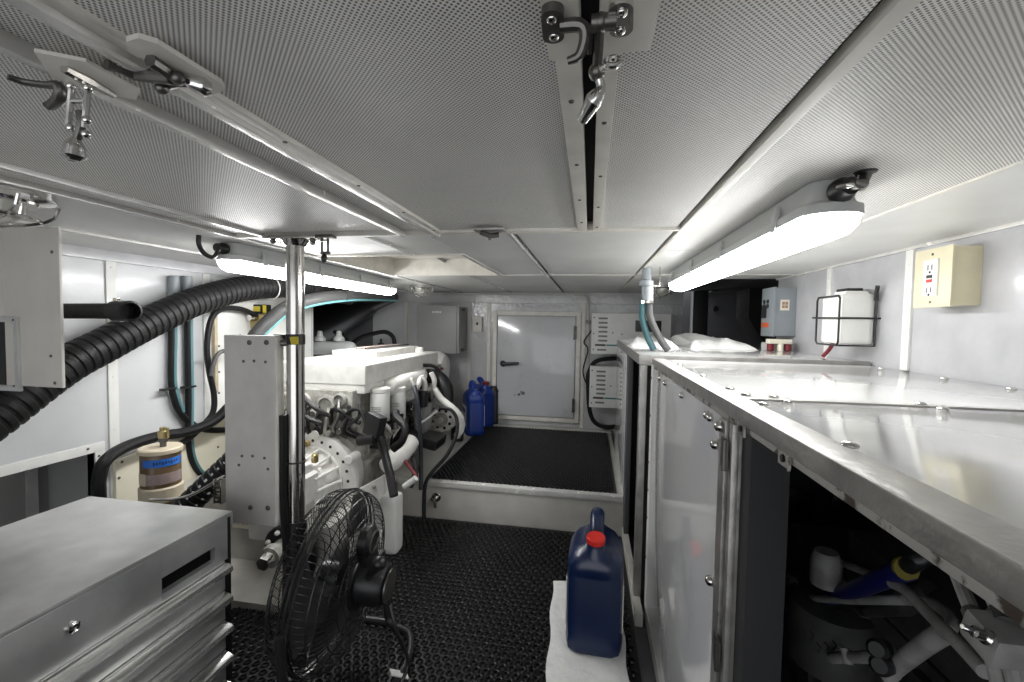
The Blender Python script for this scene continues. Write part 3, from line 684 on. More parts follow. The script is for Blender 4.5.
# lower black loom
t0 = hose('cable_loom', ((99, 500, -1.50), (99, 478, -1.50), (106, 460, -1.5), (128, 446, -1.53), (160, 436, -1.54), (190, 431, -1.54), (215, 420, -1.52), (232, 404, -1.50), (250, 395, -1.50)), -1.55, .019, RUBBER, 'thick black cable loom curving along the lower left wall', cat='cable')
# brass solenoid valve
c = P(263, 319, x=-1.565)
t = thing('solenoid_valve', c, 'brass valve with a yellow and black coil on the left wall beside the post', 'valve')
b = B(); b.box(c.x-.03, c.x+.020, c.y-.05, c.y+.05, c.z-.045, c.z+.024, .006); b.cyl((c.x, c.y-.075, c.z+.005), (c.x, c.y-.04, c.z+.005), .012, n=6); b.cyl((c.x, c.y-.05, c.z+.005), (c.x, c.y+.06, c.z+.005), .019, bev=.003); part(t, 'body', b, BRASS)
b = B(); b.box(c.x-.03, c.x+.02, c.y-.030, c.y+.032, c.z+.026, c.z+.070, .004); co = part(t, 'coil', b, BLACK)
b = B(); b.box(c.x+.019, c.x+.022, c.y-.026, c.y-.004, c.z+.030, c.z+.066, .001); b.box(c.x-.026, c.x+.010, c.y-.032, c.y-.029, c.z+.036, c.z+.060, .001); part(co, 'yellow_label', b, YEL)
b = B(); b.cyl((c.x, c.y-.090, c.z+.005), (c.x, c.y-.072, c.z+.005), .014, n=16); part(t, 'hose_clamp', b, CHROME)
# screws on wall panel as fasteners of a board
t = thing('wall_board', (-1.595, 1.9, .5), 'large white board screwed to the left wall behind the valve', 'board')
ya = P(215, 350, x=-1.595).y; b = B(); b.box(-1.6, -1.592, ya, 2.325, .10, 1.12, .001); part(t, 'board', b, WPLAST)
bolts(t, [P(*q, x=-1.592) for q in ((219, 346), (219, 372), (219, 393), (240, 335), (298, 300))], (1,0,0), .005)
# lower cream boards behind the canister
yb0, yb1 = P(115, 470, x=-1.585).y, P(228, 470, x=-1.585).y
t = thing('lower_board', (-1.59, 1.4, .2), 'cream board on the lower left wall behind the brown canister', 'board')
b = B(); b.prism([V((-1.594, yb0, .10)), V((-1.594, yb1+.35, .10)), V((-1.594, yb1+.35, .56)), V((-1.594, yb0, .45))], (.012, 0, 0)); part(t, 'board', b, IVORY)
bolts(t, [P(*q, x=-1.582) for q in ((119, 478), (218, 447), (122, 462))], (1,0,0), .005)
# recessed steel shelf box at the lower left
XS = -1.597
t = thing('wall_locker', (-1.7, .6, 0), 'open grey locker with a white rim recessed in the lower left wall', 'locker')
b = B(); b.box(XS-.004, XS, .0, LY1+.030, LZ1, LZ1+.030, .001); b.box(XS-.004, XS, LY1, LY1+.030, .0, LZ1, .001); part(t, 'rim', b, WPLAST)
b = B(); b.box(-1.80, -1.602, .1, LY1, LZ1, LZ1+.004); b.box(-1.80, -1.602, LY1, LY1+.004, 0, LZ1); b.box(-1.80, -1.796, .1, LY1, 0, LZ1); b.box(-1.80, -1.602, .096, .1, 0, LZ1); part(t, 'shell', b, GREY)
yd = P(32, 490, x=-1.79).y; b = B(); b.box(-1.796, -1.785, yd-.014, yd+.014, 0, LZ1-.002, .001); part(t, 'divider', b, BRUSH)
bolts(t, [P(*q, x=XS) for q in ((88, 449), (99, 456))], (1,0,0), .004)

# brown filter canister
cx, cy = P(161, 470, y=1.2).x, 1.20
zt_ = P(161, 447, y=cy).z; 
t = thing('filter_canister', (cx, cy, .1), 'brown canister with a tan lid, blue label and brass valve on top', 'canister')
b = B(); b.lathe((cx, cy, .12), (0,0,1), [(.045, 0), (.054, .02), (.054, zt_-.14), (.050, zt_-.13)], 36); body = part(t, 'bowl', b, BROWN)
b = B(); b.lathe((cx, cy, zt_-.016), (0,0,1), [(.052, 0), (.060, .003), (.060, .014), (.056, .018)], 36); part(t, 'lid', b, TAN)
b = B(); zq = P(160, 485, y=cy).z; b.lathe((cx, cy, zq-.045), (0,0,1), [(.053, 0), (.059, .006), (.059, .045), (.055, .05)], 36); part(t, 'base_band', b, TAN)
def wrap(z0, z1, a0, a1, r, m, name, par, thick=.0012):
    b = B(); n = 16; bm = b.bm; g = []
    for i in range(n+1):
        a = a0+(a1-a0)*i/n
        g.append([bm.verts.new((cx+rr*math.cos(a), cy+rr*math.sin(a), z)) for rr, z in ((r, z0), (r+thick, z0), (r+thick, z1), (r, z1))])
    for i in range(n):
        for k in range(4): bm.faces.new((g[i][k], g[i][(k+1) % 4], g[i+1][(k+1) % 4], g[i+1][k]))
    bm.faces.new(g[0]); bm.faces.new(g[n][::-1])
    return part(par, name, b, m)
D_ = math.radians
lb = wrap(zt_-.052, zt_-.028, D_(-95), D_(25), .0542, LBLUE, 'blue_label', body)
wrap(zt_-.108, zt_-.075, D_(-85), D_(30), .0545, LPINK, 'faded_label', body); wrap(zt_-.110, zt_-.072, D_(-125), D_(-85), .0545, TAN, 'metal_tab', body)
for i in range(9): wrap(zt_-.045+.002*(i % 3), zt_-.035-.001*(i % 2), D_(-62+i*8), D_(-58+i*8), .0556, INK, 'handwriting_stroke', body, .0003)
b = B(); b.cyl((cx+.01, cy, zt_), (cx+.01, cy, zt_+.02), .009); b.cyl((cx+.01, cy, zt_+.018), (cx+.01, cy, zt_+.03), .013, n=6); part(t, 'nipple', b, DKMET)
b = B(); b.cyl((cx+.01, cy, zt_+.03), (cx+.01, cy, zt_+.055), .014, bev=.003); b.cyl((cx+.01, cy, zt_+.055), (cx+.01, cy, zt_+.065), .009); b.box(cx+.026, cx+.03, cy-.004, cy+.004, zt_+.03, zt_+.065, .001); part(t, 'brass_valve', b, BRASS)
b = B(); b.lathe((cx, cy, 0), (0,0,1), [(.06, 0), (.06, .01), (.03, .02), (.03, .10), (.045, .12)], 20); part(t, 'stand', b, DKMET)
# black hose with white dashes
p0, p1_, p2_ = P(168, 524, y=1.10), P(206, 488, y=1.13), P(250, 445, y=1.2)
p1_ = p0.lerp(p2_, .5)
t = thing('striped_hose', p1_, 'fat black ribbed hose with white stripes behind the tool chest', 'hose')
b = B(); b.tube([p0, p1_, p2_], .036, 20, corr=(.022, .004)); part(t, 'hose_body', b, RUBBER)
dd = (p2_-p0).normalized(); view = (CAM-p1_).normalized(); sd = dd.cross(view).normalized()
for k in range(13):
    for s_ in (-.4, .5):
        c = p0.lerp(p2_, (k+.5)/13)+(view*.9+sd*s_).normalized()*.0370
        R = Matrix((dd, (view*.9+sd*s_).normalized().cross(dd), (view*.9+sd*s_).normalized())).transposed()
        b = B(); b.obox(c, (.010, .007, .002), R, .0005); part(t, 'white_dash', b, WPLAST)
b = B(); b.tube([P(150, 500, y=1.0), P(185, 497, y=1.0), P(222, 478, y=1.0)], .004, 8); link('steel_rod', b, STEEL, label='thin steel rod lying over the striped hose behind the tool chest', cat='rod')
b = B(); c = P(217, 492, y=1.0); b.box(c.x-.006, c.x-.002, c.y-.006, c.y+.03, c.z-.03, c.z+.035, .001); b.box(c.x+.014, c.x+.018, c.y-.006, c.y+.03, c.z-.03, c.z+.035, .001)
for k in range(5): b.box(c.x-.003, c.x+.015, c.y-.004, c.y, c.z-.028+k*.014, c.z-.024+k*.014)
link('slotted_bracket', b, STEEL, label='small slotted steel bracket beside the mounting plate', cat='bracket')

# ================================================================== POST, PLATE
YPO = 1.04; xp = -.757
t = thing('steel_post', (xp, YPO, 0), 'polished stainless post from floor to ceiling with yellow tape', 'post')
b = B(); b.cyl((xp, YPO, .01), (xp, YPO, ZC-.012), .0220, n=40); post = part(t, 'tube', b, STEEL)
b = B(); b.box(xp-.075, xp+.075, YPO-.028, YPO+.028, ZC-.014, ZC-.006, .002); b.lathe((xp, YPO, ZC-.014), (0,0,-1), [(.034, 0), (.028, .012), (.025, .016)], 28); part(t, 'top_flange', b, STEEL)
bolts(t, [(xp-.055, YPO-.012, ZC-.014), (xp+.058, YPO-.012, ZC-.014), (xp+.04, YPO+.015, ZC-.014)], (0,0,-1), .007, h=.010)
b = B(); zy = P(296, 339, y=YPO).z; b.lathe((xp, YPO, zy-.014), (0,0,1), [(.0227, 0), (.0235, .001), (.0235, .026), (.0227, .027)], 32); b.box(xp-.06, xp-.02, YPO-.008, YPO+.008, zy-.012, zy+.012, .003); part(t, 'clamp_band', b, BLACK)
b = B(); b.prism([V((xp+.002, YPO-.0240, zy+.006)), V((xp+.026, YPO-.0240, zy+.008)), V((xp+.026, YPO-.0240, zy-.012)), V((xp+.006, YPO-.0240, zy-.013))], (0, -.0015, 0)); part(t, 'yellow_tape', b, YEL)
b = B(); zr = P(296, 461, y=YPO).z; b.ring((xp, YPO, zr), (0,0,1), .0235, .002, 32, 6); part(t, 'cable_tie', b, BLACK)
b = B(); zs = P(296, 520, y=YPO).z; b.cyl((xp, YPO, .006), (xp, YPO, zs), .0255, n=32, bev=.002); part(t, 'black_sleeve', b, BLACK)
b = B(); b.lathe((xp, YPO, .007), (0,0,1), [(.05, 0), (.05, .006), (.03, .01)], 28); part(t, 'foot_flange', b, DKMET)
b = B(); b.tube([P(*q, y=YPO-.02) for q in ((283, 415), (284, 450), (283, 490), (285, 520), (287, 560), (286, 610))], .0105, 10); link('post_cable', b, RUBBER, label='black cable loom hanging down the left side of the steel post', cat='cable')
# mounting plate box
t = thing('mounting_box', (-.86, 1.0, .41), 'tall grey beige box with bolt heads clamped to the left of the post', 'box')
b = B(); b.box(-.936, -.786, 1.0, 1.030, .408, .904, .006, 3); part(t, 'front_plate', b, PLATE)
b = B(); b.box(-.788, -.784, 1.003, 1.030, .414, .898, .001); part(t, 'raw_edge', b, CREAM)
bolts(t, [P(*q, y=1.0) for q in ((249.5, 342.5), (266.5, 342.5), (250.5, 507.5), (268, 508))], (0,-1,0), .0065)
bolts(t, [P(*q, y=1.0) for q in ((243.5, 361.3), (254, 361), (265.5, 362), (242, 456), (252.5, 456), (264.5, 458), (239, 465), (268, 469))], (0,-1,0), .0040)
b = B(); b.cyl((-.79, 1.02, .885), (-.76, 1.03, .885), .008); b.cyl((-.79, 1.02, .43), (-.76, 1.03, .43), .008); part(t, 'clamp_bolt', b, DKMET)

# ================================================================== TOOL CHEST
TX0, TX1, TY0, TY1, TZ = -1.212, -.812, .12, .885, .5
t = thing('tool_chest', ((TX0+TX1)/2, .5, 0), 'brushed steel tool chest with black sides and long drawer pulls', 'tool chest')
b = B(); b.box(TX0, TX1-.012, TY0, TY1-.003, .01, TZ-.012, .002); part(t, 'cabinet', b, BLACK)
b = B(); b.box(TX0-.002, TX1+.004, TY0, TY1, TZ-.010, TZ, .003); b.box(TX0-.002, TX1+.004, TY1-.004, TY1, TZ-.03, TZ-.008, .001); part(t, 'lid', b, BRUSH)
zl = .395; b = B(); ye = TY1-.035
# lid front with the slot handle cut: built around the slot
s0, s1, sz0, sz1 = P(160, 575, x=TX1).y, P(214, 555, x=TX1).y, .408, .440
b.box(TX1-.012, TX1+.004, TY0, s0, zl, TZ-.009, .001); b.box(TX1-.012, TX1+.004, s1, TY1-.016, zl, TZ-.009, .001); b.box(TX1-.012, TX1+.004, s0, s1, sz1, TZ-.009); b.box(TX1-.012, TX1+.004, s0, s1, zl, sz0)
part(t, 'lid_front', b, BRUSH)
b = B(); b.box(TX1-.0125, TX1-.0095, s0-.01, s1+.01, zl+.004, sz1+.004); part(t, 'handle_slot', b, mat('slot_black', (.003, .003, .003), .8, spec=.1))
b = B(); b.box(TX1-.012, TX1+.001, TY1-.015, TY1-.0035, .02, TZ-.012, .001); part(t, 'corner_post', b, BLACK)
lk = P(73, 627, x=TX1+.004); b = B(); b.lathe(lk, (1,0,0), [(.009, 0), (.009, .004), (.006, .006), (.003, .004)], 20); part(t, 'lock', b, CHROME)
zc = zl-.004
for k in range(5):
    hgt = .067; z1_ = zc-k*(hgt+.003); z0_ = z1_-hgt
    b = B(); b.box(TX1-.010, TX1, TY0, TY1-.020, z0_, z1_, .001); dr = part(t, 'drawer', b, BRUSH)
    b = B(); zz = z1_-.018
    prof = [(0, .016), (.012, .015), (.022, .010), (.024, .002), (.020, -.004), (.016, -.003), (.017, .003), (.012, .006), (0, .006)]
    b.prism([V((TX1+px_, TY0, zz+pz_)) for px_, pz_ in prof], (0, TY1-.022-TY0, 0)); part(dr, 'drawer_pull', b, mat('pull_steel_%d' % k, (.80, .80, .78), .25, .85))
b = B(); b.box(TX0+.02, TX1-.03, TY0+.05, TY1-.05, .0105, .014); part(t, 'base', b, BLACK)

# ================================================================== ENGINE AND ITS BED
t = thing('engine_bed', (-1.15, 1.9, 0), 'grimy cream engine bed behind the tool chest and below the engine', 'engine bed')
b = B()
b.prism([V((-1.56, 1.225, .0)), V((-1.56, 1.225, .03)), V((-1.56, 1.36, .085)), V((-1.56, 1.37, .30)), V((-1.56, 1.42, .30)), V((-1.56, 1.42, 0))], (.60, 0, 0)); part(t, 'front_block', b, BEDP)
b = B(); b.box(-1.56, -1.50, 1.42, 3.0, 0, .30, .004); part(t, 'stringer', b, BEDP)
b = B(); b.box(-1.01, -.905, 1.42, 3.05, 0, .20, .004)
b.prism([V((-.905, 2.0, .0)), V((-.905, 2.0, .20)), V((-.775, 2.0, .181)), V((-.775, 2.0, .0))], (0, 1.05, 0)); part(t, 'stringer', b, STEPP, 'clean white stringer')
b = B(); b.box(-1.24, -1.09, 1.355, 1.372, .20, .30, .001)
g = part(t, 'louver', b, IVORY)
for i in range(4):
    b = B(); b.box(-1.235+.036*i, -1.206+.036*i, 1.350, 1.356, .215, .285, .002); part(g, 'louver_cell', b, BEIGE)

EX = -.91                                        # right flank of the engine
t = eng = thing('marine_engine', (-1.15, 2.2, .2), 'white painted marine diesel engine with gearbox filling the left side', 'engine')
zc0, zc1 = .640, .760
b = B(); b.box(-1.36, EX, 1.69, 2.58, zc0+.035, zc1, .008, 3); b.box(-1.355, EX-.006, 1.695, 2.57, zc0, zc0+.035, .004); part(t, 'top_cover', b, ENGW)
b = B(); b.box(-1.27, -1.03, 2.02, 2.56, zc1-.004, zc1+.034, .010, 3); rc = part(t, 'valve_cover', b, ENGW)
for x0_, m_, n_ in ((-1.12, mat('copper_line', (.42, .33, .29), .4), 'fuel_line'), (-1.07, DKMET, 'steel_line')):
    b = B(); b.tube([V((x0_-.06, 2.10, zc1+.040)), V((x0_-.03, 2.25, zc1+.042)), V((x0_+.0, 2.5, zc1+.042))], .006, 8); part(rc, n_, b, m_)
b = B(); b.cyl((-1.0, 2.50, zc1-.01), (-1.0, 2.50, zc1+.03), .025, bev=.004); part(rc, 'filler_cap', b, ENGW)
b = B(); b.cyl((-1.06, 2.62, zc1-.01), (-1.06, 2.62, zc1+.025), .014); part(rc, 'red_cap', b, DRED)
# block, with ribs and pan
b = B(); b.box(-1.34, EX-.05, 1.72, 2.80, .34, .665, .012); b.box(-1.30, EX-.02, 1.74, 2.78, .22, .34, .03, 3)
for i in range(6): b.box(EX-.055, EX-.035, 1.78+.17*i, 1.81+.17*i, .36, .64, .004)
for i in range(6): b.cyl((EX-.055, 1.86+.17*i, .58), (EX-.028, 1.86+.17*i, .58), .032, bev=.004)
part(t, 'engine_block', b, ENGD)
# head face toward the viewer: bosses and ports
b = B(); b.box(-1.33, EX-.04, 1.66, 1.72, .50, .655, .008)
for x_, z_, r_ in ((-1.17, .605, .035), (-1.06, .595, .042), (-1.00, .62, .028), (-1.25, .60, .04), (-1.12, .545, .030), (-.985, .56, .022)): b.lathe((x_, 1.66, z_), (0,-1,0), [(r_, 0), (r_, .018), (r_*.75, .022), (r_*.7, .012)], 20)
part(t, 'cylinder_head', b, ENGD)
# flywheel housing
fc = P(316, 478, y=1.62); fc = V((fc.x-.01, 1.62, fc.z)); RF = .185
b = B(); b.lathe(fc+V((0,.10,0)), (0,-1,0), [(RF*.9, 0), (RF*.95, .05), (RF, .07), (RF, .10), (RF-.012, .106), (RF*.70, .106), (RF*.66, .112), (.05, .112)], 48); fh = part(t, 'flywheel_housing', b, ENGW)
bolts(fh, [fc+V((math.cos(a_)*RF*.84, -.006, math.sin(a_)*RF*.84)) for a_ in [2*PI*k/24 for k in range(24)]], (0,-1,0), .0065, 'bolt_hole', BLACK, .001)
for a_ in (.5, 1.5, 2.6, -.4, -1.2):
    b = B(); b.cyl(fc+V((math.cos(a_)*RF*.98, .06, math.sin(a_)*RF*.98)), fc+V((math.cos(a_)*RF*.98, -.012, math.sin(a_)*RF*.98)), .020, bev=.004); part(fh, 'mounting_boss', b, ENGW)
# bell housing cone with ribs, and gearbox
gb = V((-1.045, 1.42, .33))
b = B(); b.lathe(fc+V((0,-.004,0)), gb-fc, [(.112, 0), (.114, .02), (.098, .06), (.090, .13), (.098, .14), (.098, .17), (.08, .185)], 32); bell = part(t, 'bell_housing', b, ENGW)
for k in range(14):
    a_ = 2*PI*k/14; u_ = V((math.cos(a_), 0, math.sin(a_)))
    b = B(); b.tube([fc+u_*.126+V((0,-.004,0)), fc.lerp(gb, .5)+u_*.108, gb+u_*.094], .006, 6, smooth=False); part(bell, 'rib', b, ENGW)
b = B(); b.box(gb.x-.09, gb.x+.085, 1.30, 1.45, .19, .40, .022, 3); b.lathe((gb.x, 1.31, .33), (0,-1,0), [(.07, 0), (.07, .02), (.055, .03), (.02, .032)], 24); b.box(gb.x-.04, gb.x+.07, 1.33, 1.43, .39, .43, .008); gx = part(t, 'gearbox', b, ENGW)
bolts(gx, [V((gb.x+math.cos(k*PI/4)*.082, 1.299, .33+math.sin(k*PI/4)*.066)) for k in range(8)], (0,-1,0), .008, 'bolt', BRASS, .008, n=6)
b = B(); b.cyl((gb.x+.06, 1.46, .42), (gb.x+.06, 1.46, .452), .012, bev=.003); part(gx, 'fill_plug', b, BRASS)
# output shaft with flange, pointing forward and left
so = P(263, 564, y=1.19); sd_ = (V((gb.x+.05, 1.40, .20))-so).normalized()
b = B(); b.lathe(so, sd_, [(.012, 0), (.020, .001), (.022, .02), (.022, .028), (.034, .03), (.036, .055), (.026, .06), (.026, .10), (.050, .105), (.055, .15), (.06, .25)], 28); sh = part(t, 'output_shaft', b, ENGD)
b = B(); b.lathe(so+sd_*.098, sd_, [(.064, 0), (.066, .003), (.066, .014), (.064, .018)], 28); part(sh, 'black_flange', b, BLACK)
b = B(); b.lathe(so-sd_*.006, sd_, [(.010, 0), (.021, .002), (.024, .016), (.024, .03)], 6); part(sh, 'castle_nut', b, DKMET)
u_ = sd_.orthogonal().normalized(); w_ = sd_.cross(u_)
bolts(sh, [so+sd_*.096+(u_*math.cos(k*PI/3)+w_*math.sin(k*PI/3))*.050 for k in range(6)], -sd_, .009, 'flange_bolt', ENGW, .012, n=6)
# manifold wrapped in white, under the cover
b = B(); b.tube([V((EX+.01, 1.90, .640)), V((EX+.02, 2.0, .642)), V((EX+.01, 2.2, .642)), V((EX-.02, 2.36, .650)), V((EX-.06, 2.45, .650))], [.042, .048, .046, .040, .03], 18)
b.ball((EX+.012, 1.895, .640), .040)
for y_ in (2.02, 2.16, 2.30): b.tube([V((EX+.06, y_, .665)), V((EX+.075, y_+.01, .62)), V((EX+.06, y_+.02, .575)), V((EX+.01, y_+.02, .56))], .014, 10)
part(t, 'exhaust_manifold', b, ENGW)
b = B(); b.tube([V((EX-.0, 2.33, .70)), V((EX+.05, 2.36, .695)), V((EX+.085, 2.38, .65)), V((EX+.07, 2.38, .60))], .010, 10); part(t, 'black_hose', b, RUBBER)
# spin-on filters
def spin(cx_, cy_, zt__, r_, h_):
    b = B(); b.lathe((cx_, cy_, zt__), (0,0,-1), [(r_*.95, 0), (r_, .004), (r_, h_-.012), (r_*.9, h_-.003), (r_*.6, h_)], 28); f = part(t, 'oil_filter', b, FILTW)
    b = B(); b.lathe((cx_, cy_, zt__+.022), (0,0,-1), [(r_*.7, 0), (r_*1.04, .004), (r_*1.04, .020), (r_*.97, .024)], 28); part(f, 'filter_head', b, ENGW)
    for k in range(3):
        b = B(); zz = zt__-h_*.5-.008*k; n = 8; bm = b.bm; gg = []
        for i in range(n+1):
            a_ = -2.2+1.2*i/n; gg.append([bm.verts.new((cx_+(r_+d__)*math.cos(a_), cy_+(r_+d__)*math.sin(a_), zq)) for d__, zq in ((0.0, zz), (.0008, zz), (.0008, zz+.003), (0.0, zz+.003))])
        for i in range(n):
            for q in range(4): bm.faces.new((gg[i][q], gg[i][(q+1) % 4], gg[i+1][(q+1) % 4], gg[i+1][q]))
        part(f, 'printed_line', b, GREY)
f1 = P(380, 392, y=1.78); f2 = P(398, 391, y=1.93)
spin(f1.x, 1.78, f1.z, .042, .125); spin(f2.x, 1.93, f2.z, .036, .105)
# black control box with cables
cb = P(375, 425, y=1.60)
R = Matrix.Rotation(.25, 3, 'Y') @ Matrix.Rotation(-.35, 3, 'Z')
b = B(); b.obox(cb, (.075, .04, .085), R, .004); bx = part(t, 'control_unit', b, BLACK)
b = B(); b.cyl(cb+V((-.065, -.01, -.065)), cb+V((.01, -.02, -.05)), .020, bev=.003); part(t, 'connector', b, BLACK)
def et(name, pix, r, m, n=10):
    """tube on the engine: pixels with a depth y each"""
    b = B(); b.tube([P(a_, c_, y=d__) for a_, c_, d__ in pix], r, n); return part(t, name, b, m)
et('black_hose', ((331, 425, 1.62), (332, 410, 1.62), (341, 411, 1.62), (352, 420, 1.62), (360, 423, 1.62)), .008, RUBBER)
et('black_hose', ((341, 420, 1.62), (350, 411, 1.62), (360, 410, 1.62), (366, 424, 1.60)), .007, RUBBER)
et('black_hose', ((393, 449, 1.66), (402, 441, 1.66), (405, 427, 1.68), (397, 418, 1.72), (396, 412, 1.75)), .016, RUBBER)
et('control_cable', ((380, 436, 1.60), (385, 455, 1.60), (390, 475, 1.58), (394, 496, 1.54)), .017, BLACK)
et('control_cable', ((300, 393, 1.58), (308, 402, 1.58), (318, 410, 1.58), (330, 416, 1.6)), .009, BLACK)
et('control_cable', ((304, 416, 1.57), (312, 420, 1.57), (322, 423, 1.58)), .011, BLACK)
et('control_cable', ((306, 432, 1.56), (301, 420, 1.56), (306, 404, 1.57)), .006, RUBBER)
et('control_cable', ((410, 487, 1.75), (416, 470, 1.80), (413, 455, 1.85)), .013, BLACK)
et('red_rod', ((402, 457, 1.80), (409, 466, 1.76), (417, 477, 1.72)), .007, DRED)
et('white_fitting', ((404, 487, 1.62), (411, 482, 1.62), (416, 478, 1.62)), .012, WPLAST)
et('oil_cooler', ((384, 467, 1.72), (392, 461, 1.76), (404, 450, 1.84), (412, 441, 1.90)), [.030, .044, .044, .036], ENGW, 20)
b = B()
zz_ = [P(*q, y=1.60) for q in ((325, 512), (338, 500), (358, 490), (384, 476), (384, 492), (372, 512), (330, 540))]
b.prism(zz_, (0, .05, 0)); lc = part(t, 'sump_bracket', b, ENGW)
bolts(lc, [P(*q, y=1.598) for q in ((345, 502), (360, 496), (374, 487))], (0,-1,0), .009, 'bolt', ENGD, .007, n=6)
et('coolant_hose', ((414, 386, 1.95), (417, 398, 1.93), (420, 430, 1.93), (421, 462, 1.93), (421, 490, 1.90)), .010, mat('slate_hose', (.025, .03, .038), .5))
et('white_elbow', ((404, 396, 2.05), (412, 390, 2.05), (418, 383, 2.1), (418, 376, 2.2)), .020, ENGW, 14)
et('air_hose', ((414, 378, 2.30), (425, 376, 2.34), (438, 378, 2.38), (446, 388, 2.36), (448, 402, 2.34)), [.032, .040, .042, .040, .030], RUBBER, 16)
b = B(); q_ = P(423, 397, y=2.15); b.cyl(q_+V((0,0,-.05)), q_+V((0,0,.03)), .026, bev=.003); part(t, 'sensor_can', b, BLACK)
b = B(); q_ = P(425, 415, y=2.2); b.box(q_.x-.045, q_.x+.015, 2.16, 2.26, q_.z-.08, q_.z+.06, .006); part(t, 'grey_housing', b, GREY)
et('white_link', ((418, 425, 2.05), (428, 418, 2.15), (437, 411, 2.2)), .006, WPLAST)
# intake silencer drum at the far end
b = B(); b.lathe((-1.37, 2.95, .61), (1,0,0), [(.07, 0), (.11, .02), (.125, .08), (.125, .34), (.10, .385), (.05, .40)], 32); dm = part(t, 'silencer_drum', b, ENGW)
q_ = P(437, 372, y=2.80); b = B(); b.cyl(q_+V((-.03, -.01, 0)), q_+V((.03, -.01, 0)), .025, bev=.004); part(dm, 'clamp', b, DKMET)
for k in (-.02, .03): b = B(); b.cyl(q_+V((k, -.02, .018)), q_+V((k, -.02, .034)), .012); part(dm, 'red_tap', b, DRED)
b = B(); b.cyl(q_+V((-.04, -.02, .026)), q_+V((.05, -.02, .026)), .007); part(dm, 'red_bar', b, DRED)
# alternator
ac = P(442, 419, y=2.40)
b = B(); b.lathe(ac+V((0,.09,0)), (0,-1,0), [(.05, 0), (.074, .01), (.078, .03), (.078, .07), (.070, .085), (.045, .092), (.04, .10), (.018, .102)], 32)
for k in range(12): a_ = 2*PI*k/12; b.cyl(ac+V((math.cos(a_)*.066, -.002, math.sin(a_)*.066)), ac+V((math.cos(a_)*.066, .06, math.sin(a_)*.066)), .010, n=8)
al = part(t, 'alternator', b, ENGW)
bolts(al, [ac+V((math.cos(k*PI/4+.3)*.052, -.003, math.sin(k*PI/4+.3)*.052)) for k in range(8)], (0,-1,0), .009, 'vent_hole', BLACK, .001)
b = B(); b.box(ac.x-.10, ac.x+.02, 2.40, 2.46, ac.z+.06, ac.z+.11, .010); b.tube([ac+V((.02, .03, .085)), ac+V((-.04, .03, .09)), ac+V((-.09, .03, .06)), ac+V((-.12, .03, .01))], .022, 10); part(t, 'alternator_bracket', b, ENGW)
et('white_pipe', ((434, 389, 2.3), (441, 399, 2.3), (452, 408, 2.3), (460, 417, 2.32), (461, 428, 2.34), (457, 436, 2.36)), .020, ENGW, 14)
et('black_hose', ((440, 408, 2.22), (451, 410, 2.2), (457, 420, 2.18), (456, 436, 2.14), (447, 455, 2.06), (434, 470, 1.97), (426, 482, 1.93), (424, 500, 1.90), (424, 520, 1.88)), .009, RUBBER)
b = B(); b.lathe((EX-.01, 2.22, .34), (0,-1,0), [(.05, 0), (.06, .01), (.06, .16), (.04, .18)], 20); part(t, 'starter_motor', b, BLACK)
b = B(); q_ = P(432, 440, y=2.1); b.obox(q_, (.10, .16, .05), Matrix.Rotation(.2, 3, 'Y'), .01); part(t, 'rubber_mount', b, BLACK)
for k in range(7):
    rr = random.Random(k); y_ = 1.8+.12*k
    b = B(); b.tube([V((EX-.03, y_, .50+rr.uniform(-.05, .05))), V((EX+.02, y_+.05, .47)), V((EX+.0, y_+.12, .40+rr.uniform(-.04, .04))), V((EX-.04, y_+.2, .33))], .007+.003*rr.random(), 8); part(t, 'cable', b, BLACK if k % 3 else ENGW)
# mess of short lines on the near face
for k in range(9):
    rr = random.Random(40+k); x_ = -1.28+.045*k
    b = B(); b.tube([V((x_, 1.66, .60+rr.uniform(-.03, .03))), V((x_+.02, 1.62, .56)), V((x_+rr.uniform(-.04, .05), 1.625, .50+rr.uniform(-.03, .03))), V((x_+.03, 1.67, .46))], .006+.004*rr.random(), 8)
    part(t, 'line', b, (BLACK, ENGD, DKMET, RUBBER)[k % 4])
# fittings crowding the right flank
rr = random.Random(11)
for k in range(12):
    y_ = 1.82+.075*k; z_ = .40+rr.uniform(-.05, .10); x_ = EX-.03
    b = B(); b.box(x_-.02, x_+rr.uniform(.02, .05), y_-.025, y_+.025, z_-rr.uniform(.02, .04), z_+rr.uniform(.01, .04), .005); br = part(t, 'bracket', b, (BLACK, ENGD, GREY, BLACK)[k % 4])
    bolts(br, [(x_+.05, y_-.01, z_), (x_+.05, y_+.012, z_+.008)], (1,0,0), .008, 'bolt', ENGD if k % 2 else STEEL, .010, n=6)
for k in range(10):
    y_ = 1.80+.09*k; z0__ = .60-rr.uniform(0, .04); x_ = EX+rr.uniform(-.01, .03)
    b = B(); b.tube([V((EX-.04, y_, z0__)), V((x_, y_+.02, z0__-.04)), V((x_+rr.uniform(0, .02), y_+rr.uniform(-.03, .08), z0__-.12)), V((x_-.02, y_+rr.uniform(-.02, .1), z0__-.22))], .005+.005*rr.random(), 8); part(t, 'line', b, (RUBBER, BLACK, ENGW, BLACK, DKMET)[k % 5])
for k in range(8):
    x_ = -1.30+.045*k; z_ = .47+rr.uniform(-.03, .05)
    b = B(); b.cyl((x_, 1.66, z_), (x_, 1.615-.02*rr.random(), z_), rr.uniform(.010, .022), bev=.002); part(t, 'plug', b, (BLACK, ENGD, DKMET, BLACK, BRASS)[k % 5])
b = B(); b.lathe(ac+V((0, -.012, 0)), (0,-1,0), [(.030, 0), (.040, .003), (.040, .007), (.033, .011), (.040, .015), (.040, .019), (.018, .021), (.014, .030)], 28); part(al, 'pulley', b, ENGD)
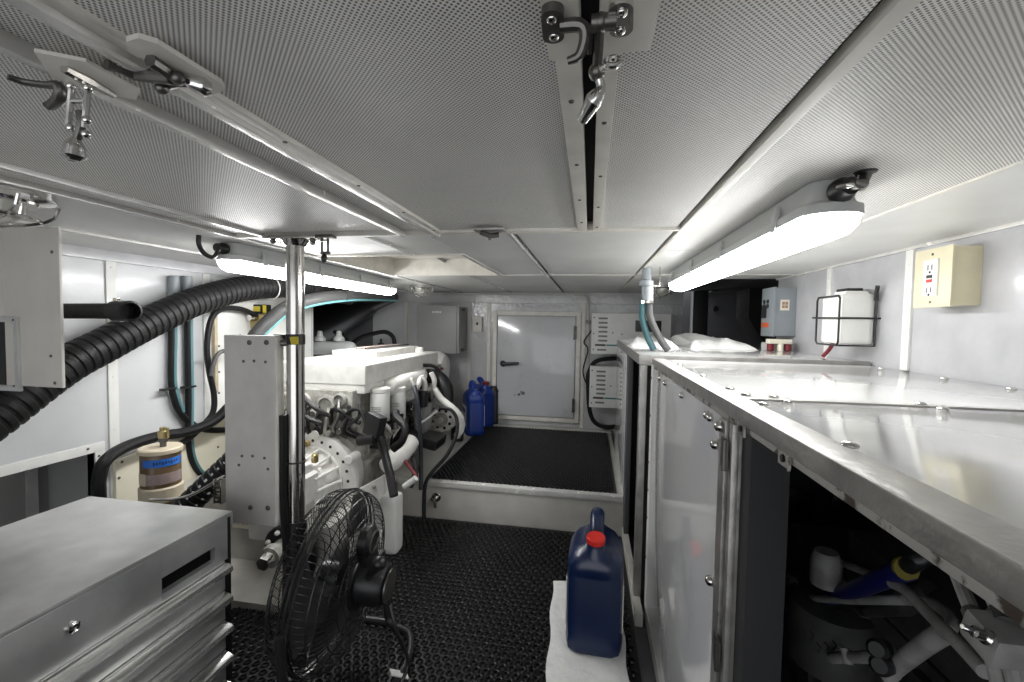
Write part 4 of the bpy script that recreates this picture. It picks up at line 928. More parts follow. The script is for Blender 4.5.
b = B(); b.ring(fc+V((0, -.010, 0)), (0,1,0), RF*.69, .006, 48, 8); part(fh, 'inner_lip', b, ENGW)
# white canister tank beside the engine foot
j0 = P(390, 550, y=1.62)
b = B(); x0_, x1_ = P(372, 520, y=1.62).x, P(396, 520, y=1.62).x; zt3 = P(390, 497, y=1.62).z
b.box(x0_-.03, x1_, 1.62, 1.70, .0065, zt3, .03, 4); link('white_tank', b, WPLAST, label='plain white round cornered tank on the floor behind the fan', cat='tank')
# heat exchanger tube and dark bay fill behind the engine
t = thing('heat_exchanger', (-1.6, 2.5, .8), 'grey tubular heat exchanger with two caps behind the engine cover', 'heat exchanger')
q0, q1 = P(300, 348, y=2.55), P(350, 348, y=2.55)
b = B(); b.tube([q0, q0.lerp(q1, .5), q1], .042, 20); b.ball(q1, .040); part(t, 'shell', b, LGREY)
for px_ in (320, 339):
    q_ = P(px_, 341, y=2.55); b = B(); b.lathe(q_+V((0,0,.0)), (0,0,1), [(.035, 0), (.033, .02), (.018, .035), (.015, .06), (.008, .065)], 16); part(t, 'cap', b, LGREY)
for px_ in (330, 345):
    q_ = P(px_, 352, y=2.55); b = B(); b.cyl(q_, (q_.x, 2.55, .28), .02); part(t, 'stand', b, DKMET)
hosey('hose_arc', ((350, 345), (360, 338), (372, 334), (385, 332), (393, 337), (395, 347)), 2.85, .015, RUBBER, 'black hose arching over the far end of the engine cover')
hosey('hose_arc', ((334, 332), (341, 334), (349, 343), (356, 355)), 2.70, .014, RUBBER, 'black hose bending down in front of the grey heat exchanger')
b = B(); q_ = P(381, 343, y=2.96); b.cyl((q_.x, 2.96, q_.z-.05), (q_.x, 2.96, q_.z), .022, bev=.003); b.cyl((q_.x, 2.96, q_.z), (q_.x, 2.96, q_.z+.03), .008); link('black_valve', b, BLACK, label='small black valve standing beyond the engine cover', cat='valve')
# grey hose from the post up under the lamp, with its teal line
pp = [P(*q[:2], x=q[2]) for q in ((250, 345, -1.50), (258, 333, -1.47), (270, 321, -1.44), (287, 308, -1.40), (312, 300, -1.365), (345, 296, -1.345), (372, 296, -1.34), (394, 297, -1.34))]
t = thing('grey_hose', pp[2], 'grey hose with a teal line curving up under the left tube lamp', 'hose')
b = B(); b.tube(pp, .033, 16); part(t, 'hose_body', b, GREYH)
b = B(); b.tube([p+V((.021, -.006, -.024)) for p in pp], .007, 8); part(t, 'teal_line', b, TEAL)
b = B(); dd = (pp[5]-pp[4]).normalized(); b.ring(pp[4].lerp(pp[5], .9), dd, .0345, .003, 24, 6); part(t, 'zip_tie', b, BLACK)
pp = [P(*q[:2], y=q[2]) for q in ((392, 298, 2.9), (375, 304, 2.95), (350, 315, 3.0), (325, 325, 3.05), (300, 330, 3.05))]
b = B(); b.tube(pp, [.035, .05, .10, .15, .18], 24); link('dark_bay_tube', b, BLACK, label='big black flared tube added for the dark of the bay above the heat exchanger', cat='duct')  # flared black tube added to give the bay its dark slanted mass

# ================================================================== BACK WALL THINGS
t = thing('wall_cabinet', (-1.1, 3.1, .7), 'grey metal cabinet on the back wall above the engine end', 'cabinet')
c0, c1 = P(418, 306, y=3.0), P(456, 353, y=3.0)
b = B(); b.box(c0.x, c1.x+.02, 3.0, YB-.002, c1.z, c0.z, .004); part(t, 'box', b, GREY)
b = B(); b.box(c0.x-.004, c1.x+.004, 2.99, 3.0, c1.z-.004, c0.z+.003, .003); dr = part(t, 'door', b, GREY)
b = B(); m_ = P(437, 312, y=2.99)
for i in range(4): b.box(m_.x-.035+i*.018, m_.x-.023+i*.018, 2.9885, 2.9905, m_.z-.007, m_.z+.007)
part(dr, 'name_plate', b, WPLAST)
b = B(); b.box(c1.x+.022, c1.x+.034, 3.05, 3.1, c1.z+.01, c1.z+.03, .002); b.box(c1.x+.022, c1.x+.034, 3.05, 3.1, c0.z-.03, c0.z-.01, .002); part(t, 'hinge', b, BLACK)
t = thing('wall_switch', P(477, 323, y=YB-.02), 'small light switch plate left of the white hatch door', 'switch')
s0_, s1_ = P(473, 317, y=YB-.02), P(482, 332, y=YB-.02)
b = B(); b.box(s0_.x, s1_.x, YB-.030, YB-.001, s1_.z, s0_.z, .004); part(t, 'plate', b, BEIGE)
b = B(); b.box((s0_.x+s1_.x)/2-.007, (s0_.x+s1_.x)/2+.007, YB-.034, YB-.030, (s0_.z+s1_.z)/2-.004, (s0_.z+s1_.z)/2+.016, .001); part(t, 'toggle', b, INK)
# inverters
SLOT = mat('slot_shadow', (.20, .20, .20), .6)
def inverter(px0, py0, px1, py1, label, vent):
    YI = 3.04; a_, c_ = P(px0, py0, y=YI), P(px1, py1, y=YI)
    t = thing('inverter', ((a_.x+c_.x)/2, 3.1, c_.z), label, 'inverter', None)
    b = B(); b.box(a_.x, c_.x, YI, YB-.004, c_.z, a_.z, .006); part(t, 'case', b, WPLAST)
    w = .30; n = 6
    for i in range(n):
        zz = a_.z-.035-.030*i
        b = B(); b.box(a_.x+.045, a_.x+.105, YI-.0012, YI+.0005, zz-.006, zz+.006, .0005); part(t, 'vent_slot', b, SLOT)
    b = B(); zz = a_.z-.035-.030*n; b.box(a_.x+.10, a_.x+.26, YI-.0012, YI+.0005, zz-.005, zz+.005); part(t, 'green_stripe', b, GREENL)
    b = B(); b.box(a_.x+.025, a_.x+.095, YI-.0012, YI+.0005, zz-.006, zz+.006); part(t, 'dark_lettering', b, INK)
    b = B(); zz -= .032; b.box(a_.x+.04, a_.x+.10, YI-.0012, YI+.0005, zz-.006, zz+.006); part(t, 'vent_slot', b, SLOT)
    bolts(t, [(a_.x+.015, YI, a_.z-.03), (a_.x+.015, YI, (a_.z+c_.z)/2), (a_.x+.015, YI, c_.z+.03), (a_.x+.14, YI, a_.z-.13), (a_.x+.20, YI, a_.z-.14)], (0,-1,0), .005)
    if vent: b = B(); b.box(a_.x+.285, c_.x-.06, YI-.003, YI+.001, a_.z-.12, a_.z-.045, .002); part(t, 'black_vent', b, BLACK)
    return t
inverter(592, 313, 670, 356, 'upper white charger box with slotted face on the back wall', True)
inverter(590, 366, 668, 411, 'lower white charger box with slotted face on the back wall', False)
hosey('black_conduit', ((648, 409), (630, 420), (612, 427), (597, 424), (590, 412), (588, 385), (589, 372), (597, 361), (620, 358)), 3.10, .015, RUBBER, 'thick black cable looping around the lower charger box', cat='cable')
hosey('thin_cable', ((592, 330), (584, 342), (588, 350), (583, 372), (590, 392)), 3.12, .005, RUBBER, 'thin tangled grey cable left of the charger boxes', cat='cable')
t = thing('wall_conduit', P(589, 320, y=3.15), 'thin grey conduit bending down from the ceiling beside the hatch door', 'conduit')
b = B(); b.tube([P(*q, y=3.15) for q in ((575, 296), (584, 296), (588, 300), (588.5, 312), (588.5, 345), (589, 372))], .009, 10); part(t, 'pipe', b, STEPP)
b = B(); q_ = P(588.5, 322, y=3.15); b.box(q_.x-.018, q_.x+.018, 3.13, 3.16, q_.z-.012, q_.z+.012, .002); part(t, 'clamp', b, DKMET)

# ================================================================== LOOSE THINGS
def jug(x, y, z, rot, m, label, h=.375, w=.150, d=.215, cap=RED, lab=True, tilt=0):
    """oil jug; narrow side with spout faces local -Y; handle runs back along Y"""
    t = thing('oil_jug', (x, y, z), label, 'jug', None)
    org = ORG[t.name]
    b = B(); bm = b.bm
    def ring(zz, hw, hd, yc=0, p=5, n=32):
        out = []
        for i in range(n):
            a = 2*PI*i/n; c, s = math.cos(a), math.sin(a)
            k = (abs(c)**p+abs(s)**p)**(-1/p)
            out.append(bm.verts.new((x+hw*c*k, y+yc+hd*s*k, z+zz)))
        return out
    H = h; W2, D2 = w/2, d/2
    lv = [(0, W2*.90, D2*.94, 0, 6), (.006, W2*.97, D2*.98, 0, 6), (.030, W2, D2, 0, 6), (.036, W2*.985, D2*.985, 0, 6), (H*.60, W2*.985, D2*.985, 0, 6), (H*.615, W2*.965, D2*.97, 0, 6), (H*.63, W2*.985, D2*.985, 0, 5), (H*.70, W2*.97, D2*.97, 0, 4.5),
          (H*.76, W2*.80, D2*.88, 0, 4), (H*.80, W2*.56, D2*.80, 0, 3), (H*.83, W2*.36, D2*.72, -.0, 3)]
    rs = [ring(*l) for l in lv]
    for q in range(len(rs)-1):
        for i in range(32): bm.faces.new((rs[q][i], rs[q][(i+1) % 32], rs[q+1][(i+1) % 32], rs[q+1][i]))
    bm.faces.new(rs[0][::-1]); bm.faces.new(rs[-1])
    b.lathe((x, y-D2*.58, z+H*.74), (0,-.12,1), [(.038, 0), (.033, H*.05), (.026, H*.075), (.024, H*.12)], 24)
    # handle: flat loop rising from the shoulder
    b.tube([V((x, y-D2*.20, z+H*.80)), V((x, y-D2*.02, z+H*.875)), V((x, y+D2*.25, z+H*.925)), V((x, y+D2*.60, z+H*.915)), V((x, y+D2*.82, z+H*.84)), V((x, y+D2*.80, z+H*.74))], [.018, .021, .022, .022, .021, .018], 14)
    body = part(t, 'body', b, m)
    if cap:
        b = B(); nrm = V((0, -.12, 1)).normalized(); b.lathe(V((x, y-D2*.58, z+H*.74))+nrm*H*.115, nrm, [(.026, 0), (.027, .002), (.027, .015), (.024, .019), (.010, .0195)], 28); part(t, 'cap', b, cap)
    if lab:
        for sg in (-1, 1):
            b = B(); b.box(x+sg*(W2*.985-.002), x+sg*(W2*.985+.0012), y-D2*.70, y+D2*.70, z+H*.16, z+H*.54, .0005); l_ = part(t, 'label', b, WPLAST)
            b = B(); b.box(x+sg*(W2*.985), x+sg*(W2*.985+.0018), y-D2*.62, y+D2*.62, z+H*.24, z+H*.30, .0003); part(l_, 'red_print', b, DRED)
            b = B(); b.box(x+sg*(W2*.985), x+sg*(W2*.985+.0018), y-D2*.62, y+D2*.62, z+H*.40, z+H*.48, .0003); part(l_, 'blue_print', b, BLUE2)
    t.rotation_euler = (0, 0, rot); return t
# pad and jug on the mat
b = B(); bm = b.bm
cs = [P(*q, z=.012) for q in ((553, 581), (617, 584), (632, 700), (545, 700))]
n = 18; g = []; g2 = []
for i in range(n+1):
    r1, r2 = [], []
    for j in range(n+1):
        u, v = i/n, j/n; p = (cs[0]*(1-u)+cs[1]*u)*(1-v)+(cs[3]*(1-u)+cs[2]*u)*v
        e = min(1, min(u, 1-u, v, 1-v)*9)
        hgt = .0125+.003*e+.0018*math.sin(u*13+3*math.sin(v*5))*e
        p = p+V((.004*math.sin(v*14), .004*math.sin(u*9), 0))
        r1.append(bm.verts.new((p.x, p.y, hgt))); r2.append(bm.verts.new((p.x, p.y, .0112)))
    g.append(r1); g2.append(r2)
for i in range(n):
    for j in range(n): bm.faces.new((g[i][j], g[i][j+1], g[i+1][j+1], g[i+1][j])); bm.faces.new((g2[i][j], g2[i+1][j], g2[i+1][j+1], g2[i][j+1]))
for i in range(n):
    for A_, C_ in (((i, 0), (i+1, 0)), ((i+1, n), (i, n)), ((0, i+1), (0, i)), ((n, i), (n, i+1))):
        bm.faces.new((g[A_[0]][A_[1]], g[C_[0]][C_[1]], g2[C_[0]][C_[1]], g2[A_[0]][A_[1]]))
link('absorbent_pad', b, PAPER, label='white folded absorbent pad lying under the front blue jug', cat='pad')
jp = P(594, 640, z=.016)
jug(jp.x+.001, 1.335, .016, D_(-3), BLUE, 'dark blue jug with a red cap standing on the white pad', h=.362, w=.163, d=.225)
j1 = P(473, 432, z=ZF2+.007); jug(j1.x, j1.y, ZF2+.0065, D_(25), BLUE2, 'bright blue jug with a pointed top by the engine on the raised floor', h=.36, w=.13, cap=None)
j2 = P(480, 425, z=ZF2+.007); jug(j2.x, j2.y+.03, ZF2+.0065, D_(40), BLUE2, 'blue jug with a dark red cap and pale label on the raised floor', h=.36, w=.13, cap=DRED)
j3 = P(494, 424, z=ZF2+.007); jug(j3.x+.0, j3.y+.0, ZF2+.0065, D_(5), BLACK, 'black jug farthest back in the corner left of the hatch door', h=.34, w=.07, d=.13, cap=None, lab=False)
b = B(); q_ = P(464, 440, z=ZF2); b.lathe((q_.x-.03, q_.y-.05, ZF2+.0066), (0,0,1), [(.035, 0), (.04, .005), (.04, .10), (.03, .13), (.015, .14), (.015, .165)], 20); link('black_bottle', b, BLACK, label='small black bottle in front of the bright blue jug', cat='bottle')

# T handle on the step riser
q_ = P(437, 499, y=YSTEP)
t = thing('t_handle', q_, 'small steel tee handle latch on the step riser', 'handle')
b = B(); b.cyl(q_+V((0, 0, .012)), q_+V((0, -.012, .012)), .022, bev=.002); b.cyl(q_+V((0, -.010, .012)), q_+V((0, -.03, .006)), .008); part(t, 'rosette', b, CHROME)
b = B(); b.tube([q_+V((-.018, -.03, .012)), q_+V((0, -.034, .0)), q_+V((.004, -.034, -.028))], .007, 8); part(t, 'lever', b, DKMET)

# ================================================================== FAN
FC = P(331, 575, y=1.02); fa = V((-.97, -.06, .09)).normalized()      # blows to the left and up
up_ = V((0, 0, 1)); fv = (up_-fa*up_.dot(fa)).normalized(); fu = fv.cross(fa)
RFN = .212
FX = FC+V((.01, 0, 0)); FX.z = max(FX.z, RFN*fv.z+.025)
t = fan = thing('floor_fan', (FX.x, FX.y, 0), 'black wire cage floor fan tilted up beside the steel post', 'fan')
WIRE = mat('fan_black', (.014, .014, .015), .3)
def fp(ax, r, a): return FX+fa*ax+(fu*math.cos(a)+fv*math.sin(a))*r
def grille(sign, name, depth, hub):
    b = B(); n = 84
    prof = [(.010, 1.0), (depth*.55, .97), (depth*.88, .82), (depth, .55), (depth, hub)]
    for k in range(n):
        a0 = 2*PI*k/n; pts = [fp(sign*ax, RFN*r, a0+sign*.55*(1-r)) for ax, r in prof]
        b.tube(pts, .0009, 4, step=.03)
    for ax, r in ((.012, 1.0),): b.ring(FX+fa*sign*ax, fa, RFN*r, .0026, 56, 8)
    for ax, r in ((depth*.62, .95), (depth*.80, .87), (depth*.93, .74), (depth, .55), (depth, .40)): b.ring(FX+fa*sign*ax, fa, RFN*r, .0016, 56, 5)
    b.lathe(FX+fa*sign*(depth-.002), fa*sign, [(RFN*hub, 0), (RFN*hub*1.05, .002), (RFN*hub, .006), (RFN*hub*.5, .008)], 28)
    return part(fan, name, b, WIRE)
grille(1, 'front_grille', .075, .20); grille(-1, 'rear_grille', .070, .32)
b = B(); b.ring(FX, fa, RFN+.002, .0035, 60, 8); part(fan, 'rim_band', b, WIRE)
FBL = mat('fan_blade_grey', (.05, .05, .052), .3, .3)
hb = B(); hb.lathe(FX-fa*.02, fa, [(.03, 0), (.034, .01), (.034, .05), (.02, .06)], 20); hub = part(fan, 'hub', hb, WIRE)
for k in range(3):
    b = B(); bm = b.bm; rows = []
    for i in range(9):
        r = .03+(.205-.03)*i/8; wdt = .35+.95*math.sin(min(1, i/7)*PI*.6); row = []
        for j in range(7):
            a = 2*PI*k/3+(j/6-.5)*wdt+.25*i/8; row.append((fp((j/6-.5)*.05*(1.2-.5*i/8), r, a)))
        rows.append(row)
    for off in (0, .0015):
        vv = [[bm.verts.new(p+fa*off) for p in row] for row in rows]
        if off == 0: v0 = vv
    for i in range(8):
        for j in range(6):
            bm.faces.new((v0[i][j], v0[i+1][j], v0[i+1][j+1], v0[i][j+1])); bm.faces.new((vv[i][j+1], vv[i+1][j+1], vv[i+1][j], vv[i][j]))
    edge = [(i, 0) for i in range(9)]+[(8, j) for j in range(1, 7)]+[(i, 6) for i in range(7, -1, -1)]+[(0, j) for j in range(5, 0, -1)]
    for q in range(len(edge)):
        (i, j), (i2, j2) = edge[q], edge[(q+1) % len(edge)]; bm.faces.new((v0[i][j], vv[i][j], vv[i2][j2], v0[i2][j2]))
    part(hub, 'blade', b, FBL)
b = B(); b.lathe(FX-fa*.070, -fa, [(.050, 0), (.055, .006), (.053, .055), (.046, .070), (.030, .076)], 32); b.obox(FX-fa*.10+fv*.056, (.05, .04, .05), None, .008); mo = part(fan, 'motor', b, BLACK)
b = B(); b.lathe(FX-fa*.1455, -fa, [(.040, 0), (.040, .004), (.030, .006)], 28); part(mo, 'end_label', b, DKMET)
b = B(); b.ring(FX-fa*.148, fa, .033, .0025, 28, 6); part(mo, 'white_ring', b, LGREY)
# round speed dial and pull on the upper side of the rear grille
dc = fp(-.068, RFN*.50, D_(90)); b = B(); b.lathe(dc, -fa, [(.040, 0), (.040, .02), (.030, .028), (.01, .029)], 28); dl = part(fan, 'dial_housing', b, BLACK)
b = B(); b.ring(dc-fa*.029, fa, .026, .003, 28, 6); part(dl, 'dial_ring', b, DKMET)
b = B(); b.tube([FX-fa*.10+fu*.0+fv*.0, FX-fa*.12+V((0, -.05, .05)), FX-fa*.15+V((.02, -.10, .11))], .010, 8); b.ball(FX-fa*.15+V((.02, -.10, .115)), .016); part(fan, 'tilt_knob', b, BLACK)
# stand: bent tube loop on the floor and two side arms
b = B(); zf = .0178; x0_, y0_ = FX.x, FX.y
b.tube([FX+fu*(RFN+.014), V((x0_+.03, y0_-RFN-.012, .10)) if fu.y < 0 else V((x0_+.03, y0_+RFN+.012, .10)), V((x0_+.05, y0_+(-1 if fu.y < 0 else 1)*(RFN+.01), zf)), V((x0_+.13, y0_+(-1 if fu.y < 0 else 1)*(RFN-.03), zf)), V((x0_+.165, y0_+.05, zf)),
        V((x0_+.13, y0_+(1 if fu.y < 0 else -1)*(RFN-.03), zf)), V((x0_+.05, y0_+(1 if fu.y < 0 else -1)*(RFN+.01), zf)), V((x0_+.03, y0_+(1 if fu.y < 0 else -1)*(RFN+.012), .10)), FX-fu*(RFN+.014)], .0105, 12)
part(fan, 'stand', b, BLACK)
b = B(); b.tube([V((x0_-.05, y0_-RFN-.01, zf)), V((x0_+.05, y0_-RFN-.01, zf))], .0105, 10); part(fan, 'foot_tube', b, BLACK)
b = B(); b.tube([V((x0_-.05, y0_+RFN+.01, zf)), V((x0_+.05, y0_+RFN+.01, zf))], .0105, 10); part(fan, 'foot_tube', b, BLACK)
b = B(); b.tube([FX-fa*.15+V((0, 0, -.05)), FX+V((.17, .0, -.12)), V((x0_+.19, y0_+.02, .05)), V((x0_+.15, y0_-.12, .02)), V((x0_+.05, y0_-.2, .016))], .005, 8); part(fan, 'power_cord', b, BLACK)
q_ = V((x0_+.165, y0_+.03, .028)); b = B(); b.obox(q_, (.05, .022, .004), Matrix.Rotation(.6, 3, 'Z') @ Matrix.Rotation(.5, 3, 'Y'), .001); tg = part(fan, 'white_tag', b, WPLAST)

# ================================================================== LATCHES
def rr_latch(p, name_label, drop=.045, sc=1, ang=0, folded=False, rr2=None):
    """draw latch: base plate, keeper with hook, swinging arm and pull tab"""
    t = thing('draw_latch', p, name_label, 'latch')
    R = Matrix.Rotation(ang, 3, 'Z'); T = lambda x, y, z: V(p)+R@V((x*sc, y*sc, z*sc))
    b = B(); b.obox(T(-.002, 0, -.003), (.085*sc, .056*sc, .003), R, .001); part(t, 'backing_plate', b, CREAM)
    return t, T, R
def plate_oval(c, R, w, l, h, bm_, tilt=None):
    b = B(); n = 12; pts = []
    for k in range(n+1): a = -PI/2+PI*k/n; pts.append(V((w*math.sin(a), (l/2-w)+w*math.cos(a), 0)))
    for k in range(n+1): a = PI/2+PI*k/n; pts.append(V((w*math.sin(a), -(l/2-w)+w*math.cos(a), 0)))
    b.prism([V(c)+R@q for q in pts], (0, 0, -h)); return b
# centre latch under the black gap
p = P(590, 22, z=ZC-.007); 
t = thing('draw_latch', p, 'open draw latch with a hanging tab at the top centre beside the black gap', 'latch')
I3 = Matrix.Identity(3)
k0, k1 = P(535, -30, z=ZC-.008), P(575, 56, z=ZC-.008)
b = B(); b.box(k0.x, -.0125, k0.y, k1.y, ZC-.010, ZC-.006, .0015); part(t, 'backing_plate', b, CREAM)
k2, k3 = P(598, -30, z=ZC-.008), P(650, 48, z=ZC-.008)
b = B(); b.box(.0015, k3.x, k2.y, k3.y, ZC-.010, ZC-.006, .0015); part(t, 'backing_plate', b, CREAM)
kc = P(553, 25, z=ZC-.014); b = plate_oval(V((kc.x, kc.y, ZC-.010)), Matrix.Rotation(.05, 3, 'Z'), .0075, .034, .006, None)
kb = part(t, 'keeper_plate', b, DKMET); bolts(kb, [(kc.x, kc.y-.009, ZC-.016), (kc.x, kc.y+.009, ZC-.016)], (0,0,-1), .0038, 'screw', STEEL)
h0 = P(565, 20, z=ZC-.016); b = B(); b.tube([V((kc.x+.005, kc.y, ZC-.015)), V((kc.x+.018, kc.y, ZC-.016)), V((kc.x+.0215, kc.y+.002, ZC-.022)), V((kc.x+.018, kc.y+.006, ZC-.032)), V((kc.x+.010, kc.y+.008, ZC-.034))], [.0045, .0045, .004, .0035, .0025], 10); part(t, 'hook', b, DKMET)
ac_ = P(621, 18, z=ZC-.015); b = plate_oval(V((ac_.x, ac_.y, ZC-.010)), Matrix.Rotation(-.08, 3, 'Z'), .0078, .034, .007, None)
ab = part(t, 'arm_plate', b, CHROME); bolts(ab, [(ac_.x, ac_.y-.008, ZC-.017), (ac_.x, ac_.y+.010, ZC-.017)], (0,0,-1), .0038, 'screw', STEEL)
pv = V((ac_.x-.013, ac_.y-.002, ZC-.018)); b = B(); b.cyl(pv+V((.010, 0, 0)), pv-V((.006, 0, 0)), .0055); b.ball(pv, .0062)
e1 = P(597, 72, z=ZC-.036); b.tube([pv, pv.lerp(e1, .5), e1], [.0038, .0036, .0036], 8); b.ball(e1, .0062)
b.tube([pv+V((-.006, 0, 0)), pv.lerp(e1, .6)+V((-.006, 0, 0))], .0016, 6)
part(t, 'link_arm', b, DKMET)
e2 = P(613, 62, z=ZC-.040); b = B(); b.ring(e2, (0, 1, -.6), .0045, .0021, 20, 8); b.tube([e1, e1.lerp(e2, .55)], .0026, 8); part(t, 'eye_ring', b, CHROME)
e3 = P(583, 119, z=ZC-.060); b = B(); e15 = P(601, 88, z=ZC-.046); b.tube([e1, e15, P(594, 100, z=ZC-.054), e3], [.003, .0035, .0065, .0045], 12); part(t, 'pull_tab', b, CHROME)
# left hanging latch
lz = ZC-.014
t = thing('draw_latch', P(85, 85, z=lz), 'chrome draw latch hanging straight down at the upper left', 'latch')
bp0 = [P(*q, z=ZC-.012) for q in ((34, 52), (50, 55), (86, 62), (140, 92), (136, 100), (96, 92), (52, 78))]
b = B(); b.prism(bp0, (0, 0, .003)); part(t, 'backing_plate', b, CREAM)
c_ = P(92, 86, z=ZC-.014); d_l = (P(112, 96, z=lz)-P(66, 66, z=lz)).normalized(); 
b = B(); b.tube([P(64, 68, z=lz), P(85, 79, z=lz), P(113, 95, z=lz)], [.004, .0055, .003], 8); part(t, 'base', b, STEEL)
top = P(80, 85, z=lz-.004); yl = top.y
b = B(); 
for dx in (-9, 9):
    b.tube([P(80+dx*.9, 86, y=yl), P(78+dx*.9, 108, y=yl), P(76+dx*.9, 128, y=yl)], .0026, 8)
b.tube([P(71, 101, y=yl), P(88, 101, y=yl)], .0022, 8)
for q in ((71, 86), (88, 88), (71, 128), (86, 134), (87, 120)): b.ball(P(*q, y=yl), .0036)
part(t, 'link_frame', b, CHROME)
b = B(); b.tube([P(81, 112, y=yl), P(82, 122, y=yl), P(78, 136, y=yl), P(75, 144, y=yl)], [.004, .0035, .003, .003], 8); part(t, 'spring_pin', b, DKMET)
b = B(); b.tube([P(76, 138, y=yl), P(75, 146, y=yl), P(74, 156, y=yl), P(74, 161, y=yl)], [.003, .0075, .0085, .004], 16, step=.002); part(t, 'pull_tab', b, CHROME)
b = B(); b.tube([P(8, 77, z=lz), P(24, 82, z=lz), P(45, 85, z=lz), P(58, 86, z=lz), P(60, 97, z=lz-.008), P(50, 106, z=lz-.012), P(45, 104, z=lz-.012)], [.0025, .003, .003, .0045, .005, .004, .002], 10); part(t, 'hook', b, DKMET)
# second latch, folded flat
t = thing('draw_latch', P(165, 78, z=lz), 'folded dark draw latch on the cream plate of the large left hatch', 'latch')
b = B(); b.prism([P(*q, z=ZC-.010) for q in ((126, 42), (138, 38), (158, 44), (222, 84), (225, 90), (212, 95), (128, 52))], (0, 0, .004)); part(t, 'backing_plate', b, CREAM)
b = B(); b.tube([P(106, 64, z=lz), P(120, 70, z=lz), P(135, 76, z=lz), P(150, 76, z=lz), P(170, 77, z=lz)], [.0045, .0025, .0035, .0055, .006], 10); part(t, 'hook', b, DKMET)
b = B(); b.ball(P(154, 64, z=lz), .005); b.tube([P(150, 60, z=lz), P(165, 70, z=lz), P(178, 80, z=lz)], .005, 8); b.ball(P(162, 88, z=lz-.003), .0055); b.ball(P(178, 78, z=lz-.003), .0055); b.tube([P(162, 88, z=lz), P(176, 84, z=lz), P(188, 84, z=lz)], .003, 8); part(t, 'link_arm', b, DKMET)
b = B(); b.tube([P(184, 80, z=lz-.001), P(192, 83, z=lz-.002), P(204, 87, z=lz-.003), P(212, 89, z=lz-.003)], [.003, .006, .0078, .005], 14, step=.002); part(t, 'pull_tab', b, CHROME)
# far latches
t = thing('draw_latch', P(325, 240, z=ZC-.01), 'small dark latch hanging just right of the post top', 'latch')
yl = P(325, 236, z=ZC-.006).y
b = B(); b.box(P(318, 236, y=yl).x, P(334, 236, y=yl).x, yl-.012, yl+.012, ZC-.012, ZC-.004, .001); part(t, 'base', b, DKMET)
b = B()
for dx in (-3, 3): b.tube([P(325+dx, 238, y=yl), P(325+dx, 254, y=yl)], .0028, 6)
b.tube([P(321, 253, y=yl), P(330, 253, y=yl)], .004, 6); part(t, 'link_frame', b, DKMET)
b = B(); b.tube([P(325, 252, y=yl), P(324, 258, y=yl), P(324, 263, y=yl)], [.003, .008, .004], 10, step=.003); part(t, 'pull_tab', b, BLACK)
t = thing('draw_latch', P(490, 230, z=ZC-.01), 'small dark latch at the far edge of the large overhead hatch', 'latch')
q_ = P(490, 230, z=ZC-.008); b = B(); b.box(q_.x-.035, q_.x+.035, q_.y-.02, q_.y+.015, ZC-.011, ZC-.006, .001); part(t, 'base', b, ALU)
b = B(); b.tube([q_+V((-.02, -.01, -.006)), q_+V((0, 0, -.012)), q_+V((.02, .004, -.010))], .006, 8); b.tube([q_+V((-.005, 0, -.01)), q_+V((0, 0, -.022))], [.006, .003], 8, smooth=False); part(t, 'link_arm', b, DKMET)
t = thing('draw_latch', P(441, 259, y=1.99), 'small latch inside the square ceiling recess', 'latch')
q_ = P(441, 259, y=1.985); b = B(); b.obox(q_, (.05, .014, .014), Matrix.Rotation(.5, 3, 'Y'), .003); part(t, 'base', b, DKMET)

# ================================================================== INSIDE THE NEAR ENCLOSURE
t = gen = thing('generator', (.55, .7, .031), 'dim white piped generator inside the open near enclosure', 'generator')
b = B(); b.box(.50, .78, .30, 1.20, .10, .46, .02); b.box(.46, .80, .25, 1.25, .032, .12, .01)
for i in range(5): b.box(.485, .505, .35+.17*i, .40+.17*i, .12, .44, .005)
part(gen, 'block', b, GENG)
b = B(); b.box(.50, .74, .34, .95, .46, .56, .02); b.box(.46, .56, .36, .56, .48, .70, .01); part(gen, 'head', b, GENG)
def gt(name, pix, r, m, n=12):
    k_ = .78; b = B(); b.tube([P(a_, c_, x=d__+.06) for a_, c_, d__ in pix], [q*k_ for q in r] if isinstance(r, list) else r*k_, n); return part(gen, name, b, m)
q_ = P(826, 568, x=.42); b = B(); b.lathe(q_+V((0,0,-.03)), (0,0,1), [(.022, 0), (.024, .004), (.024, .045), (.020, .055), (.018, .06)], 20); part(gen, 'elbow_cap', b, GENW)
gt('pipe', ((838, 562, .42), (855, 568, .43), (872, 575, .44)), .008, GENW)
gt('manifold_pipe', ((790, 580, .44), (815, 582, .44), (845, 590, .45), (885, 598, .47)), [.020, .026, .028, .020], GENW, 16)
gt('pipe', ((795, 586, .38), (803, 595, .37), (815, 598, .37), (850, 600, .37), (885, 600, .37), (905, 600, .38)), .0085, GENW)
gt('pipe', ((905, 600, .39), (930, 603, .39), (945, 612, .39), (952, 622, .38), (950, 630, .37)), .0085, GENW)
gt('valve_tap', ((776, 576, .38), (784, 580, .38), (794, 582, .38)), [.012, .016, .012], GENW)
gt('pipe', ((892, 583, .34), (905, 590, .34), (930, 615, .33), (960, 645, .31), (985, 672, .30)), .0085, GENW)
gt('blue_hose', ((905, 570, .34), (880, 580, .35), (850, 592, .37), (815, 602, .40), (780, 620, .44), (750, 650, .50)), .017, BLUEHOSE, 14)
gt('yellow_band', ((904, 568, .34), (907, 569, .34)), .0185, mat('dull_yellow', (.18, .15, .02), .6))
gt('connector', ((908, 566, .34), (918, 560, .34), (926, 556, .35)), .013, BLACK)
gt('lower_pipe', ((832, 658, .36), (850, 657, .36), (868, 657, .36), (880, 652, .35)), .011, GENW)
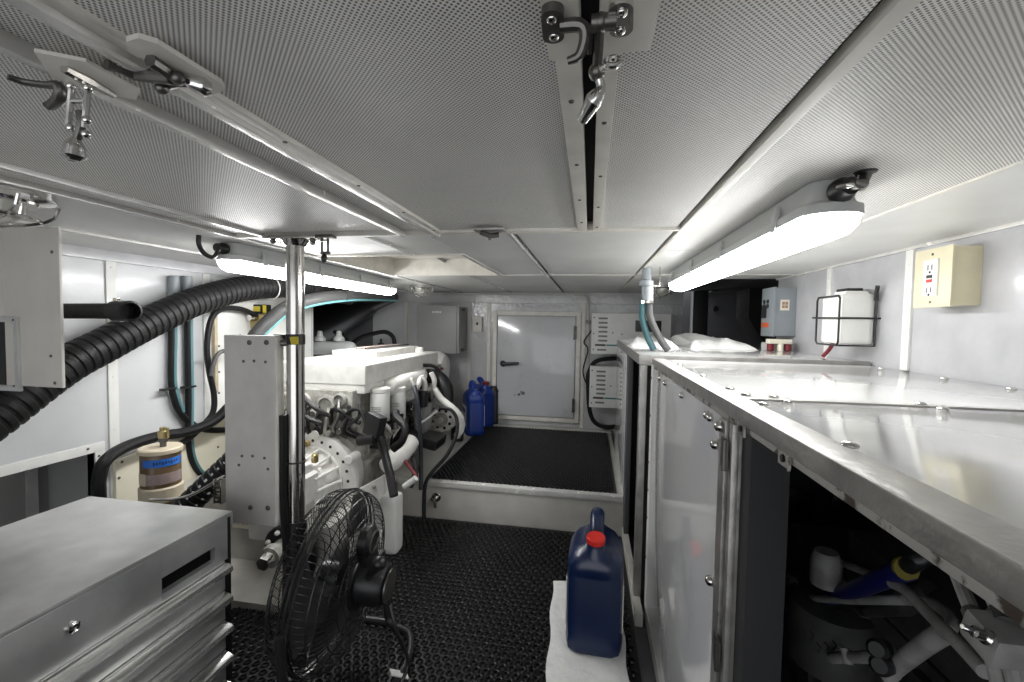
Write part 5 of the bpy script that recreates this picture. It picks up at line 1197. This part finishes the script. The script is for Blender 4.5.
gt('lower_pipe', ((895, 668, .33), (905, 660, .33), (925, 645, .33), (945, 632, .33)), .013, GENW)
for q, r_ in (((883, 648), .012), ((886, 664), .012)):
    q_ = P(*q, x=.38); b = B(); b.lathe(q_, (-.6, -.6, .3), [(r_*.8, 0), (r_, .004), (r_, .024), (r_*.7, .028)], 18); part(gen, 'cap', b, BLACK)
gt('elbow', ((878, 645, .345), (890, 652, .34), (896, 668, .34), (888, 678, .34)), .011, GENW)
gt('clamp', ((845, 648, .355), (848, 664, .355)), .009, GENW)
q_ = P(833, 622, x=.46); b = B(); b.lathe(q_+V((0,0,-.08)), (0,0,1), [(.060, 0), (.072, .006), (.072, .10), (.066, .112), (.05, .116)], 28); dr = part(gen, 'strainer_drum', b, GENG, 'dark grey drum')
for k in range(6):
    b = B(); a_ = D_(200+k*9); c_ = q_+V((math.cos(a_)*.0725, math.sin(a_)*.0725, -.02+.008*(k % 3))); b.tube([c_+V((0,0,-.006)), c_+V((.003, -.002, .004)), c_+V((-.002, .001, .010))], .0012, 5); part(dr, 'scribble', b, INK)
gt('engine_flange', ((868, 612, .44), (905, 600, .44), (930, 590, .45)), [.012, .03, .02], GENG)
# injector block close to the lip
XV = .30; q_ = P(1004, 640, x=XV)
t = thing('valve_block', (q_.x, q_.y, .031), 'white painted valve block with two pipes just under the enclosure lip', 'valve')
b = B(); b.obox(q_, (.034, .030, .024), Matrix.Rotation(.25, 3, 'X'), .005); part(t, 'block', b, GENW)
b = B(); q2 = P(994, 640, x=XV-.012); b.lathe(q2, P(966, 628, x=XV-.03)-q2, [(.0058, 0), (.0058, .006), (.004, .008), (.004, .014), (.0022, .015), (.0022, .021), (.0016, .022)], 14); part(t, 'bleed_nipple', b, CHROME)
for dx in (-8, 9):
    b = B(); b.tube([P(1000+dx, 650, x=XV), P(1004+dx, 668, x=XV+.002), P(1010+dx, 700, x=XV+.01), P(1018+dx, 780, x=XV+.03)], .0055, 10); part(t, 'pipe', b, GENW)
    b = B(); b.tube([P(990+dx*1.6, 622, x=XV+.004), P(980+dx*1.6, 600, x=XV+.015), P(970+dx*1.6, 575, x=XV+.03)], .0055, 10); part(t, 'pipe', b, GENW)
    b = B(); b.tube([P(992+dx*1.6, 626, x=XV+.002), P(986+dx*1.6, 613, x=XV+.008)], .0075, 10, smooth=False); part(t, 'nut', b, GENG)
b = B(); b.cyl((q_.x+.012, q_.y+.01, .031), (q_.x+.012, q_.y+.01, q_.z), .007); part(t, 'stand', b, GENG)
